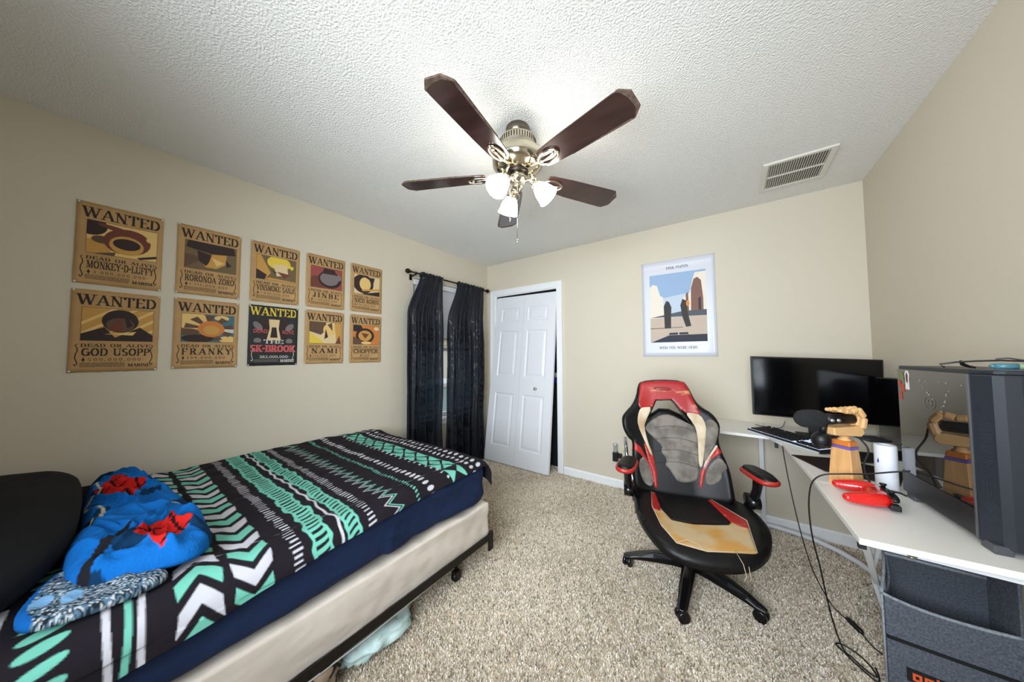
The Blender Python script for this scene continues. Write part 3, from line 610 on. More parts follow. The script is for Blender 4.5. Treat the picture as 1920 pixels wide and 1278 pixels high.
def wanted(col, row, y, z, name, sum_, label, ink_=None, paper=None, black=False):
    t = thing('wanted_poster', label, 'poster', (0, y+PW/2, z-PH), 0, 'wanted posters on the left wall')
    place = wall_place(y, z, PW, PH); ii = ink_ or ink
    m = M(); n = 16; edge = lambda k: .004*vnoise(k*.9, col*3+row, 2)
    vs = [place(a/n+(edge(b*.7+9) if a in (0, n) else 0), b/n+(edge(a*.8) if b in (0, n) else 0), 0) for b in range(n+1) for a in range(n+1)]
    F = [(b*(n+1)+a, b*(n+1)+a+1, (b+1)*(n+1)+a+1, (b+1)*(n+1)+a) for b in range(n) for a in range(n)]
    m.add(vs, F, 0, True); build('sheet', m, paper or kraft, t, mods=[('SOLIDIFY', dict(thickness=.0006, offset=-1))])
    if black:
        Y, G_, R_, Wt = PC_['yellow'], PC_['grey'], PC_['pink'], PC_['white']
        m = M(); put_text(m, 'WANTED', .03, .84, .97, .965, place, 0, w=.17, t=.08, track=.07); build('heading_lettering', m, PC_['yellow'], t)
        m = M(); mats = []
        picture(m, place, [('dark', ell(.5, .55, .42, .42)), ('grey', ell(.15, .62, .08, .18, rot=.4)), ('grey', ell(.85, .62, .08, .16, rot=-.4)), ('pale', [(.38, .9), (.62, .9), (.6, .55), (.66, .1), (.34, .1), (.4, .55)]), ('dark', [(.45, .6), (.55, .6), (.58, .2), (.42, .2)]), ('grey', ell(.15, .08, .08, .1)), ('grey', ell(.85, .08, .08, .1))], mats, .04, .38, .96, .82)
        build('picture', m, [PC_[c] for c in mats], t)
        m = M(); put_text(m, 'DEAD', .09, .545, .37, .60, place, 0, w=.14, t=.12, serif=False); build('lettering', m, R_, t); m = M(); put_text(m, 'ALIVE', .66, .545, .92, .60, place, 0, w=.14, t=.12, serif=False); build('lettering', m, R_, t); m = M(); put_text(m, 'SK*BROOK', .05, .235, .95, .335, place, 0, w=.24, t=.14, track=.06); build('lettering', m, R_, t)
        m = M(); put_text(m, 'THE', .3, .37, .7, .43, place, 0, w=.16, t=.1); build('lettering', m, Wt, t); m = M(); put_text(m, sum_, .22, .125, .84, .165, place, 0, w=.12, t=.08); build('lettering', m, Wt, t); m = M(); put_text(m, 'MARINE', .64, .055, .93, .1, place, 0, w=.2, t=.07); build('lettering', m, Wt, t); m = M(); curl(m, place, .08, 1, 0); curl(m, place, .92, -1, 0); build('scroll_ornament', m, Wt, t)
        m = M()
        for k in range(4): m.add([place(a, b, .0006) for a, b in ((.12, .062+.012*k), (.6, .062+.012*k), (.6, .067+.012*k), (.12, .067+.012*k))], [(0, 1, 2, 3)])
        build('small_print', m, G_, t)
    else:
        m = M(); put_text(m, 'WANTED', .06, .82, .955, .94, place, 0, w=.17, t=.07, track=.07); build('heading_lettering', m, ii, t)
        X0, X1, Y0, Y1 = .115, .925, .385, .785
        m = M(); mats = []; picture(m, place, ART[(col, row)], mats, X0, Y0, X1, Y1)
        mats.append('dark'); k = len(mats)-1; w = .004
        for a, b, c, d in ((X0-w, Y0-w, X1+w, Y0), (X0-w, Y1, X1+w, Y1+w), (X0-w, Y0, X0, Y1), (X1, Y0, X1+w, Y1)): m.add([place(a, b, .0004), place(c, b, .0004), place(c, d, .0004), place(a, d, .0004)], [(0, 1, 2, 3)], k)
        build('picture', m, [PC_[c] for c in mats], t)
        m = M(); put_text(m, 'DEAD OR ALIVE', .12, .305, .90, .342, place, 0, w=.17, t=.07, track=.12)
        nx0, nx1 = (.13, .90) if len(name) > 5 else (.17, .84)
        put_text(m, name, nx0, .20, nx1, .285, place, 0, w=.17, t=.085, track=.05 if len(name) > 6 else .25)
        if len(sum_) > 8: put_text(m, sum_, .20, .135, .84, .168, place, 0, w=.1, t=.06, serif=False, track=.25)
        else: put_text(m, sum_, .40, .135, .65, .168, place, 0, w=.1, t=.06, serif=False, track=.1)
        put_text(m, 'MARINE', .64, .058, .91, .095, place, 0, w=.2, t=.06)
        px = .155 if len(sum_) > 8 else .36
        m.add([place(px-.02, .15, .0006), place(px, .128, .0006), place(px+.02, .15, .0006), place(px, .172, .0006)], [(0, 1, 2, 3)]); m.add([place(px-.004, .12, .0007), place(px+.004, .12, .0007), place(px+.004, .18, .0007), place(px-.004, .18, .0007)], [(0, 1, 2, 3)])
        for k in range(5):
            xx = .12
            while xx < .60:
                l = .02+.04*random.random(); m.add([place(a, b, .0006) for a, b in ((xx, .062+.0115*k), (min(xx+l, .61), .062+.0115*k), (min(xx+l, .61), .067+.0115*k), (xx, .067+.0115*k))], [(0, 1, 2, 3)]); xx += l+.006
        curl(m, place, .075, 1, 0); curl(m, place, .925, -1, 0)
        build('lettering', m, ii, t)
    for a, b in ((.02, .015), (.98, .015), (.02, .985), (.98, .985)):
        p = place(a, b, 0); m = M(); m.ellipsoid((p[0]+.002, p[1], p[2]), (.003, .0045, .0045), n=6)
        build('push_pin', m, pin, t)
wy = [-3.066, -2.734, -2.405, -2.081, -1.755]; wz = [(2.053, 1.614), (2.056, 1.619), (2.058, 1.624), (2.061, 1.628), (2.064, 1.628)]
WP = [
(0,0,'MONKEY*D*LUFFY','3,000,000,000-','tan wanted poster with a maroon oval mouth shape, top left corner of the ten'),
(0,1,'GOD USOPP','500,000,000-','tan wanted poster with dark head shape over yellow slanted streaks, bottom left corner'),
(1,0,'RORONOA ZORO','1,111,000,000-','tan wanted poster, dark band across the top of an olive picture, second in top row'),
(1,1,'FRANKY','394,000,000-','tan wanted poster with teal picture and round orange shape ringed by brown rays'),
(2,0,'VINSMOKE SANJI','1,032,000,000-','tan wanted poster with bright yellow hair-like patch, directly above the black poster'),
(3,0,'JINBE','1,100,000,000-','tan wanted poster with grey oval on a dark red picture, fourth in top row'),
(3,1,'NAMI','366,000,000-','tan wanted poster with pale yellow and brown picture, just right of the black poster'),
(4,0,'NICO ROBIN','930,000,000-','tan wanted poster with black hair-like shape round a cream oval, top row end nearest window'),
(4,1,'CHOPPER','1,000-','tan wanted poster with orange and brown picture, bottom row end nearest the window')]
for c, r_, nm, sm, lb in WP: wanted(c, r_, wy[c], wz[c][r_], nm, sm, lb)
wanted(2, 1, wy[2], wz[2][1], '', '383,000,000-', 'black wanted poster with yellow heading and red lettering, the only dark one', paper=blackp, black=True)
# white poster on the back wall
AX0, AX1, AZ0, AZ1 = 1.917, 2.484, 1.266, 2.118
t = thing('art_print', 'white bordered poster with a sunny street picture above the desk', 'poster', ((AX0+AX1)/2, 0, AZ0))
aw, ah = AX1-AX0, AZ1-AZ0
def bplace(u, v, h): return ((u-.5)*aw, -.003-h-.10*max(0, u-.9)*(1-v)-.08*max(0, abs(2*v-1)-.9), v*ah+.006*(1-u)*(1 if v > .5 else -1)*.5)
m = M(); n = 20
m.add([bplace(a/n, b/n, 0) for b in range(n+1) for a in range(n+1)], [(b*(n+1)+a, b*(n+1)+a+1, (b+1)*(n+1)+a+1, (b+1)*(n+1)+a) for b in range(n) for a in range(n)], 0, True)
build('sheet', m, mat('white_poster_paper', (210, 212, 221), rough=.35), t, mods=[('SOLIDIFY', dict(thickness=.0008, offset=-1))])
PC_.update(sky=C('sky', (150, 176, 208)), sky2=C('sky_pale', (190, 204, 220)), bldg=C('cream_building', (232, 222, 208)), bldg2=C('brown_building', (128, 92, 82)), beige=C('ground_beige', (196, 178, 162)), road=C('road', (84, 86, 96)), roadd=C('road_dark', (46, 48, 62)), figure=C('charcoal', (52, 50, 48)), flame=C('amber', (220, 140, 50)), shadow=C('ground_streak', (120, 104, 96)))
m = M(); mats = []
sh = [('sky', FULL), ('sky2', [(0, 0), (1, 0), (1, .72), (0, .62)]), ('bldg', [(0, .3), (0, .82), (.06, .86), (.14, .84), (.2, .68), (.25, .66), (.27, .4), (.27, .3)]), ('bldg', [(.6, .3), (.6, .62), (.72, .68), (.78, .88), (.82, .97), (1, .97), (1, .3)]), ('bldg2', [(.65, .4), (.66, .68), (.70, .70), (.71, .4)]), ('bldg2', [(.74, .38), (.75, .75), (.80, .88), (.86, .9), (.92, .85), (.95, .6), (.95, .38)]), ('figure', [(.87, .38), (.87, .6), (.91, .62), (.91, .38)]),
 ('beige', [(0, 0), (1, 0), (1, .36), (0, .36)]), ('road', [(0, .37), (1, .36), (1, .44), (.6, .44), (.1, .38)]), ('shadow', [(0, .20), (.6, .205), (.6, .215), (0, .212)]), ('roadd', [(0, 0), (1, 0), (1, .10), (.35, .10), (.08, .02)]), ('roadd', [(.34, .105), (.5, .105), (.51, .135), (.36, .135)]), ('roadd', [(.53, .105), (.69, .105), (.68, .135), (.53, .135)]),
 ('figure', [(.27, .2), (.26, .52), (.31, .60), (.36, .58), (.40, .50), (.39, .36), (.385, .2)]), ('figure', [(.65, .21), (.59, .36), (.56, .52), (.60, .61), (.66, .58), (.68, .46), (.70, .36), (.74, .22)]), ('flame', ell(.69, .54, .03, .04))]
picture(m, bplace, sh, mats, .115, .145, .885, .86); build('picture', m, [PC_[c] for c in mats], t)
m = M(); put_text(m, 'PINK FLOYD', .36, .905, .66, .93, bplace, 0, w=.15, t=.06); put_text(m, 'WISH YOU WERE HERE', .24, .075, .76, .10, bplace, 0, w=.15, t=.06); build('lettering', m, mat('grey_ink', (40, 40, 52)), t)

# ---------------------------------------------------------------- bed
BX = 1.33; BY0, BY1 = -3.45, -1.505       # box spring extent
black_metal = mat('black_bed_metal', (34, 29, 26), rough=.45, metal=.5)
t = thing('bed_frame', 'black metal bed frame with caster feet under the cream box spring', 'bed frame', (.68, -2.45, 0))
def rail(x, s):
    m = M(); m.box((x-.003*(s > 0)-.0, BY0, .148), (x+.003*(s < 0)+.0+(.003 if s > 0 else 0), BY1-.0, .186)); m.box((min(x, x-s*.034), BY0, .148), (max(x, x-s*.034), BY1, .152)); return m
build('side_rail', rail(BX+.012, 1), black_metal, t, world=True); build('side_rail', rail(.03, -1), black_metal, t, world=True)
for y in (-1.78, -2.45, -3.1):
    m = M(); m.box((.03, y-.017, .138), (BX+.01, y+.017, .147)); build('cross_rail', m, black_metal, t, world=True)
for x, y in ((BX-.055, -1.74), (.12, -1.78), (BX-.055, -3.1), (.12, -3.1)):
    m = M(); m.lathe([(.024, .138), (.019, .115), (.010, .09), (.009, .05)], n=14, mt=Matrix.Translation((x, y, 0))); leg = build('leg', m, black_metal, t, world=True)
    m = M(); m.tube([(x-.013, y, .028), (x+.013, y, .028)], .027, n=20); m.box((x-.018, y-.02, .035), (x+.018, y+.02, .06)); c = build('caster', m, mat('black_caster_plastic', (22, 22, 22), rough=.4), leg); c.location = (-t.location.x, -t.location.y, 0)
m = M(); m.box((BX+.006, BY1-.03, .085), (BX+.016, BY1+.008, .192)); m.box((BX-.02, BY1-.004, .12), (BX+.012, BY1+.002, .186)); m.tube([(BX-.002, BY1-.005, .105), (BX+.012, BY1-.005, .105)], .010, n=12); build('end_bracket', m, black_metal, t, world=True)
m = M(); m.tube([(BX+.005, -1.85, .142), (BX+.004, -2.3, .128), (BX+.005, -2.9, .142)], .0035, n=6); build('hanging_cord', m, mat('white_cord', (210, 208, 205), rough=.6), t, world=True)

def soft_block(x0, x1, y0, y1, z0, z1, r, step, disp):
    """rounded fabric block as a closed grid surface; disp(p, n) gives the wrinkle offset along the normal"""
    m = M(); cx, cy, cz = (x0+x1)/2, (y0+y1)/2, (z0+z1)/2; hx, hy, hz = (x1-x0)/2, (y1-y0)/2, (z1-z0)/2
    def face(ax, sg):
        o = [i for i in range(3) if i != ax]; hh = (hx, hy, hz); n0 = max(2, int(2*hh[o[0]]/step)); n1 = max(2, int(2*hh[o[1]]/step)); V = []
        for i in range(n0+1):
            for j in range(n1+1):
                p = [0, 0, 0]; p[ax] = sg*hh[ax]; p[o[0]] = -hh[o[0]]+2*hh[o[0]]*i/n0; p[o[1]] = -hh[o[1]]+2*hh[o[1]]*j/n1
                q = [max(-h+r, min(h-r, c)) for c, h in zip(p, hh)]; d = Vector(p)-Vector(q); d = d.normalized() if d.length > 1e-9 else Vector((0, 0, 1))
                P = Vector(q)+d*r+Vector((cx, cy, cz)); P = P+d*disp(P, d); V.append(P)
        fl = (sg > 0) != (ax == 1)
        F = []
        for i in range(n0):
            for j in range(n1):
                a = i*(n1+1)+j; f = (a, a+n1+1, a+n1+2, a+1); F.append(f if fl else f[::-1])
        m.add(V, F, 0, True)
    for ax in range(3):
        for sg in (-1, 1): face(ax, sg)
    return m
def wr(P, d):
    """wrinkles of the fitted cream cover: long diagonal pulls"""
    a = P.y*6+P.z*22; b = P.y*15-P.z*10
    return .010*vnoise(P.y*2.2, P.z*9+P.y*3, 1)+.012*abs(vnoise(P.y*3+P.z*16, P.z*6+P.x*4, 3))+.003*vnoise(P.y*20, P.z*30+P.y*12, 7)-.009
cream = mat('cream_bed_cover', (214, 203, 190), rough=.85, bump=(2.0, .5, .04, 'noise', (2, 1.3, 2.4)))
m = soft_block(.02, BX+.003, BY0, BY1, .156, .372, .016, .02, wr)
o = build('box_spring', m, cream, None, mods=[('WELD', dict(merge_threshold=.0005))]); tag(o, 'box spring in a wrinkled cream cover between black frame and navy mattress', 'box spring')
def wr2(P, d):
    return .012*vnoise(P.y*1.6+P.z*4, P.z*6-P.y*1.5, 4)+.024*abs(vnoise(P.y*7+P.z*12, P.z*4, 9))*(1.2 if P.y > -2.2 else .35)-.012
navy = mat('navy_sheet', (22, 38, 70), rough=.75, spec=.25, bump=(2.2, .8, .04, 'noise', (2, 1.6, 2.5)))
m = soft_block(.02, BX-.005, BY0, BY1-.015, .378, .605, .05, .02, wr2)
o = build('mattress', m, navy, None, mods=[('WELD', dict(merge_threshold=.0005))]); tag(o, 'full size mattress in a navy fitted sheet on the cream box spring', 'mattress')

# comforter: one sheet with its printed pattern
cb, cw_, cmn = np.array(lin((27, 23, 29))), np.array(lin((196, 195, 202))), np.array(lin((112, 190, 170)))
def hsh(k, s=0): return (np.sin(k*127.1+s*311.7)*43758.5453) % 1
def pattern(x, y):
    c = np.zeros(x.shape+(3,))+cb
    def put(mask, col): c[mask] = col
    wob = .004*np.sin(x*23)+.003*np.sin(x*61+2)
    def dashes(yc, hh, per, w, col, sl=.25, s=0, ell=False):
        k = np.floor(x/per); f = (x/per-k)-.5; j = hsh(k, s); d = (y-yc-wob*.6-(j-.5)*.006)
        f = f+sl*d/hh*.35
        if ell: put(((f/(w*.5*(.6+.5*j)))**2+(d/hh)**2) < 1, col)
        else: put((abs(f) < w*.5*(.5+.6*j)) & (abs(d) < hh*(.75+.4*hsh(k, s+1))), col)
    dashes(-1.600, .020, .050, .5, cw_, s=3, ell=True)
    dashes(-1.655, .017, .042, .62, cw_, s=4, ell=True)
    # crossed mint triangles
    per = .125; k = np.floor(x/per); f = x/per-k-.5; d = (y+1.768)/.055
    put((abs(d) < 1) & (abs(f)*2.1 < abs(d)) & (abs(f*2.1+.0) < 1), cmn); put((abs(f) < .48) & (abs(d) < abs(f)*1.5-.12) & (hsh(k, 2) > .2), cmn); put((abs(f-.5*d) < .035) | (abs(f+.5*d) < .035), cb)
    dashes(-1.835, .010, .05, .4, cw_, s=5); dashes(-1.965, .021, .040, .66, cw_, s=6, ell=True)
    dashes(-2.045, .010, .020, .5, cmn, s=7, sl=.8)
    # zigzag lines
    for off, cc_ in ((-.010, cmn), (.010, cw_)):
        kk = x/.062; tri = 2*abs((kk % 1)-.5)-.5; put(abs(y+2.168+off-(tri*.056+.006*np.sin(kk*2.3))) < .0042, cc_)
    dashes(-2.278, .016, .021, .42, cw_, s=8, sl=.5)
    def band(yc, hh, s):
        e = .006*np.sin(x*57+s)+.004*np.sin(x*131+s); d = y-yc-wob
        put(abs(d+e*.4) < hh, cmn); k2 = (x+d*.55+.006*np.sin(d*60+s))/.030; f2 = k2-np.floor(k2)-.5; j = hsh(np.floor(k2), s)
        put((abs(f2) < .13+.12*j) & (abs(d) < hh*.66), cb)
    band(-2.352, .029, 1.); put(abs(y+2.398+wob) < .005, cw_); band(-2.465, .034, 4.)
    dashes(-2.545, .016, .020, .42, cw_, s=9, sl=.3)
    def chev(yc, hw, per, sg, s, k_=.75):
        d = (y-yc)/hw; tt_ = x/per+sg*k_*(1-abs(d))+.12*np.sin(x*9+s); k = np.floor(tt_); f = tt_-k
        put((abs(d) < .94+.06*np.sin(x*40)) & (f < .62), cw_); put((abs(d) < .94+.06*np.sin(x*40)) & (f < .62) & (k % 2 == 0), cmn)
    chev(-2.662, .052, .076, -1, 0); chev(-2.780, .050, .082, 1, 2)
    for yc, cc_ in ((-2.884, cw_), (-2.912, cmn), (-2.939, cw_)): put((abs(y-yc-.004*np.sin(x*14+yc*90)) < .0062) & (x > 1.05), cc_)
    k = np.floor(x/.046); f = x/.046-k-.5; d = (y+3.028)/.036; j = hsh(k, 12); f = f+d*.25
    put(((f/(.26+.16*j))**2+d**2 < 1) & (x > .9), cmn)
    put((y < -3.088-(x-1.1)*.05) & (y > -3.13) & (x > 1.08) & (x < 1.36), cw_)
    return c
def com_edge(y):     # height of the hanging edge along the side
    return float(np.interp(y, [-3.4, -3.1, -2.88, -2.48, -2.0, -1.6], [.445, .475, .505, .560, .590, .602]))
CY0, CY1 = -3.44, -1.49
def com_pt(u, y):
    # u: arc length from the wall
    ze = com_edge(y); flat = 1.262; r = .088; zt = .636
    wx = .010*vnoise(u*2.2, y*3.5, 2)+.012*vnoise(u*6, y*7, 5)**2+.0045*vnoise(u*16+y*9, y*15, 6)
    fold = .010*math.exp(-((y+2.93-.25*(u-1.0))/.022)**2)-.006*math.exp(-((y+3.01-.22*(u-1.0))/.035)**2)
    rid = .012*math.exp(-((u-.02-0.1*math.sin(y*3))/.06)**2)
    z = zt+wx+rid
    if u <= flat: x, nx, nz = .012+u*(flat-.012)/flat, 0, 1
    else:
        a = (u-flat)/r
        am = math.acos(max(-1, min(1, (ze-(zt-r))/r))) if ze > zt-r else PI/2
        if a <= PI/2: x = flat+r*math.sin(a); z = zt-r+r*math.cos(a)+wx*math.cos(a); x += .3*wx*math.sin(a)
        else: x = flat+r+.3*wx+.004*math.sin(y*22); z = zt-r-(u-flat-r*PI/2)
    # droop at the foot
    e = y-(BY1-.065)
    if e > 0:
        b = min(e/.075, PI/2*1.0); lift = .075*(1-math.cos(b))+max(0, e-.075*PI/2)
        z -= lift; y = (BY1-.065)+.075*math.sin(b)
    return x, y, z
def umax(y):
    ze = com_edge(y); r = .088; zt = .636
    if ze > zt-r: return 1.262+r*math.acos((ze-(zt-r))/r)
    return 1.262+r*PI/2+(zt-r-ze)
def ylen(u):        # how far past the foot edge the cloth hangs
    return CY1+.0+(.10 if u > 1.22 else .03+.05*max(0, math.sin(u*5))*0)
st = .0029; nu_ = int(1.42/st); nv_ = int((CY1+.06-CY0)/st)
um = np.array([[0.]]); ys = np.array([CY0+(CY1+.06-CY0)*j/nv_ for j in range(nv_+1)])
pts = []; UU = np.empty((nu_+1, nv_+1)); YY = np.empty_like(UU)
for i in range(nu_+1):
    for j in range(nv_+1):
        y = ys[j]; yw = min(y, CY1); u = umax(yw)*i/nu_; f = j/nv_
        hang = ylen(u); yy = CY0+(hang-CY0)*f
        pts.append(com_pt(u, yy)); UU[i, j] = u; YY[i, j] = yy
col = np.zeros(UU.shape+(3,))
for dx in (-.33, 0, .33):
    for dy in (-.33, 0, .33): col += pattern(UU+.012+dx*st, YY+dy*st)/9
m = M(); w_ = nv_+1
m.v = pts; idx = np.arange((nu_+1)*w_).reshape(nu_+1, w_)
fq = np.stack([idx[:-1,:-1], idx[1:,:-1], idx[1:,1:], idx[:-1,1:]], -1).reshape(-1, 4)
m.f = [tuple(q) for q in fq.tolist()]; m.m = [0]*len(m.f); m.sm = [True]*len(m.f)
o = build('comforter', m, mat('printed_comforter_cloth', attr=True, rough=.9, spec=.2, bump=(420, .12, .001)), None, colors=col.reshape(-1, 3), mods=[('SOLIDIFY', dict(thickness=.008, offset=-1, use_rim=True))])
tag(o, 'black comforter printed with mint and white tribal rows, spread over the mattress', 'comforter')

# pillow
m = M(); n = 40; V = []; F = []
pc = Vector((.60, -3.280, .735)); ph_ = (.60, .285, .078)
m.ellipsoid((0, 0, 0), (1, 1, 1), n=32, p=.62)
vs = []
for v in m.v:
    x, y, z = v; e = 1-.10*abs(x)**2*abs(y)**2
    x2, y2 = x*ph_[0]*e, y*ph_[1]*e
    z2 = z*ph_[2]*(1-.35*(x**4))+.006*vnoise(x*3, y*3, z*2)+.004*vnoise(x*9, y*4, z*3)
    z2 += -.05*max(0, x)-.0*y
    vs.append((pc.x+x2, pc.y+y2, pc.z+z2))
m.v = vs
o = build('pillow', m, mat('black_pillow_cloth', (22, 23, 25), rough=.9, spec=.2, bump=(180, .15, .001))); tag(o, 'large plain black pillow at the head of the bed beside the blue blanket', 'pillow')

# blanket: crumpled plush throw in three folds
blue, blued, red, redk, seq = [np.array(lin(c)) for c in ((14, 100, 178), (10, 50, 84), (196, 34, 30), (40, 12, 16), (84, 112, 132))]
bl_m = mat('plush_blue_fleece', attr=True, rough=.95, spec=.15, bump=(140, .5, .004))
bt = thing('plush_blanket', 'crumpled bright blue plush blanket with red patches lying by the black pillow', 'blanket', (.75, -2.9, .65))
def fold(name, poly, base, puff, rad, seed, cfun, amp=.02, gs=.0042):
    def ex(U, V_, D):
        e = np.empty(U.shape); it = np.nditer(U, flags=['multi_index'])
        for q in it:
            i = it.multi_index; u, v = U[i], V_[i]
            w1 = vnoise(u*5, v*7, seed+20)*.9
            r1 = 1-2*abs(vnoise(u*5+w1, v*9-u*3+w1, seed)); r2 = 1-2.2*abs(vnoise(u*10+w1*2+v*6, v*15+w1, seed+4))
            e[i] = amp*(1.25*max(0, r1)**2.2+.6*max(0, r2)**2+.15*vnoise(u*40, v*44, seed+7)-.4)*min(1, D[i]/.03)
        return e
    m = panel(smooth_poly(poly, 2), gs, puff, rad, .012, lambda u, v, h: (u, v, base(u, v)+h), extra=ex)
    uv = np.vstack([m.uv, m.uv]); c = cfun(uv[:, 0], uv[:, 1])
    return build(name, m, bl_m, bt, world=True, colors=c, merge=True)
def webbed(c, k, x, y, cx, cy):
    c[k] = red; a = np.arctan2(y-cy, x-cx); r = np.hypot((x-cx), (y-cy)); line = (np.abs(((x/.075+y*4) % 1)-.5) < .045) | (np.abs(((y/.05-x*3.2) % 1)-.5) < .07); c[k & line] = redk
def c1(x, y):
    c = np.zeros((len(x), 3))+blue; n = np.array([vnoise(a*7, b*9, 2) for a, b in zip(x, y)])
    c[n > .28] = blued; k = (np.abs(x-.42)/.17+np.abs(y+2.90-.1*(x-.42))/.062 < 1.15); webbed(c, k, x, y, .35, -2.86)
    c[(abs(x-.78-1.2*(y+2.82)) < .012) & (abs(y+2.80) < .03)] = np.array(lin((170, 190, 190)))
    c[(abs(y+2.968-.02*np.sin(x*20)) < .004) & (x > .3) & (x < .9)] = np.array(lin((190, 180, 150)))
    return c
def c2(x, y):
    c = np.zeros((len(x), 3))+blue; n = np.array([vnoise(a*6, b*9, 8) for a, b in zip(x, y)])
    c[n < -.22] = blued; k = (np.abs(x-1.06)/.13+np.abs(y+2.825+.15*(x-1.06))/.06 < 1.15); webbed(c, k, x, y, 1.0, -2.80)
    c[(abs(y+2.95+.35*(x-1.08)) < .014) & (x > .95)] = np.array([.012, .012, .016])
    return c
def c3(x, y):
    c = np.zeros((len(x), 3))+seq; r_ = rng.random(len(x)); n = np.array([vnoise(a*10, b*12, 5) for a, b in zip(x, y)])
    c[(r_ < .35)] = np.array(lin((30, 36, 44))); c[(r_ > .8)] = np.array(lin((190, 196, 200))); c[n > .25] = np.array(lin((60, 98, 122)))
    for ex_, ey in ((1.20, -2.995), (1.17, -3.04)): c[np.hypot(x-ex_, (y-ey)*1.6) < .028] = np.array(lin((126, 176, 220)))
    D, _, _ = seg_dist(x, y, FL3); edge = (D < .017) & (y < -2.985-(x-1.0)*.25); c[edge] = blue*.8
    return c
FL1 = [(.08, -2.985), (.06, -2.90), (.10, -2.835), (.28, -2.80), (.50, -2.775), (.78, -2.735), (1.02, -2.715), (1.06, -2.76), (.98, -2.82), (1.04, -2.90), (.98, -2.985), (.55, -3.0)]
FL2 = [(.78, -3.0), (.84, -2.93), (.95, -2.84), (.98, -2.76), (1.10, -2.725), (1.20, -2.74), (1.24, -2.79), (1.22, -2.86), (1.20, -2.93), (1.17, -2.99), (1.10, -3.01), (.95, -3.02)]
FL3 = [(1.0, -3.02), (1.08, -2.95), (1.20, -2.85), (1.26, -2.83), (1.285, -2.88), (1.285, -2.96), (1.265, -3.03), (1.235, -3.066), (1.17, -3.075), (1.08, -3.055)]
fold('underside_flap', FL3, lambda u, v: .662+.010*max(0, 1.2-u), .012, .02, 3, c3, amp=.008, gs=.0035)
fold('fold', FL1, lambda u, v: .668, .045, .05, 5, c1, amp=.022)
fold('fold', FL2, lambda u, v: .678, .046, .05, 9, c2, amp=.022)

# cloths under the bed edge
def lump(name, label, cat, c, r3, matx, seed, amp=.25, rotz=0):
    m = M(); R_ = Matrix.Rotation(rotz, 4, 'Z'); m.ellipsoid((0, 0, 0), (1, 1, 1), n=24, p=.75)
    vs = []
    for v in m.v:
        x, y, z = v; k = 1+amp*vnoise(x*2, y*2, z*2+seed)+amp*.5*vnoise(x*6, y*6, z*6+seed)
        p = R_ @ Vector((x*r3[0]*k, y*r3[1]*k, z*r3[2]*k)); vs.append((c[0]+p.x, c[1]+p.y, max(.006, c[2]+p.z)))
    m.v = vs; o = build(name, m, matx, None); return tag(o, label, cat)
lump('folded_towel', 'pale aqua and white folded cloth under the bed rail, nearest the bed foot', 'towel', (1.21, -2.20, .055), (.13, .17, .045), mat('aqua_towel', (196, 220, 218), rough=.95, mott=(14, .3, 4)), 3, rotz=.1)
lump('patterned_bag', 'dark bag with tan lattice pattern under the bed, behind the aqua cloth', 'bag', (1.24, -2.47, .08), (.10, .10, .07), mat('lattice_cloth', (150, 132, 112), rough=.9, fn=lambda nt, b, tc: (lambda v, r: (setattr(v, 'feature', 'DISTANCE_TO_EDGE'), setattr(v.inputs['Scale'], 'default_value', 16), nt.links.new(tc.outputs['Object'], v.inputs[0]), setattr(r.color_ramp.elements[0], 'position', .07), setattr(r.color_ramp.elements[0], 'color', (.008, .008, .01, 1)), setattr(r.color_ramp.elements[1], 'position', .12), setattr(r.color_ramp.elements[1], 'color', (.30, .22, .15, 1)), nt.links.new(v.outputs['Distance'], r.inputs[0]), nt.links.new(r.outputs[0], b.inputs['Base Color'])))(nt.nodes.new('ShaderNodeTexVoronoi'), nt.nodes.new('ShaderNodeValToRGB'))), 8)
lump('green_bag', 'crumpled pale green plastic bag under the bed at the bottom edge', 'bag', (1.20, -2.70, .07), (.09, .10, .065), mat('green_plastic', (140, 200, 160), rough=.35, mott=(9, .35, 3)), 5)

# ---------------------------------------------------------------- gaming chair
ch = thing('gaming_chair', 'worn red and black gaming chair with peeling grey patches, standing before the desk', 'office chair', (2.35, -.93, 0), math.radians(17))
leather = mat('black_faux_leather', (15, 14, 15), rough=.42, spec=.28, mott=(12, .3, 4), bump=(90, .25, .0015))
def worn(name, rgb, rgb2, sc, lo=.45, hi=.6, rough=.5, st=(1, 1, 1)):
    def fn(nt, b, tc):
        n = nt.nodes.new('ShaderNodeTexNoise'); n.inputs['Scale'].default_value = sc; n.inputs['Detail'].default_value = 6; mp = nt.nodes.new('ShaderNodeMapping'); mp.inputs['Scale'].default_value = st
        nt.links.new(tc.outputs['Object'], mp.inputs[0]); nt.links.new(mp.outputs[0], n.inputs['Vector'])
        r = nt.nodes.new('ShaderNodeValToRGB'); r.color_ramp.elements[0].position = lo; r.color_ramp.elements[0].color = (*lin(rgb), 1); r.color_ramp.elements[1].position = hi; r.color_ramp.elements[1].color = (*lin(rgb2), 1)
        nt.links.new(n.outputs['Fac'], r.inputs[0]); nt.links.new(r.outputs[0], b.inputs['Base Color'])
    return mat(name, rgb, rough=rough, fn=fn)
redl = worn('worn_red_leather', (158, 32, 32), (206, 150, 110), 9, .56, .74, .4, (1, 1, 3)); redp = worn('red_trim_leather', (164, 34, 30), (196, 120, 96), 22, .6, .8, .4)
greyf = worn('peeled_grey_backing', (128, 120, 112), (98, 92, 86), 14, .4, .6, .95); beigef = worn('peeled_beige_backing', (206, 192, 166), (176, 150, 118), 10, .45, .68, .95)
tanf = worn('stained_tan_backing', (196, 172, 132), (196, 146, 74), 7, .42, .6, .95); blackpl = mat('gloss_black_plastic', (16, 16, 18), rough=.22, spec=.6)
piping = mat('cream_stitching', (200, 184, 160), rough=.8)
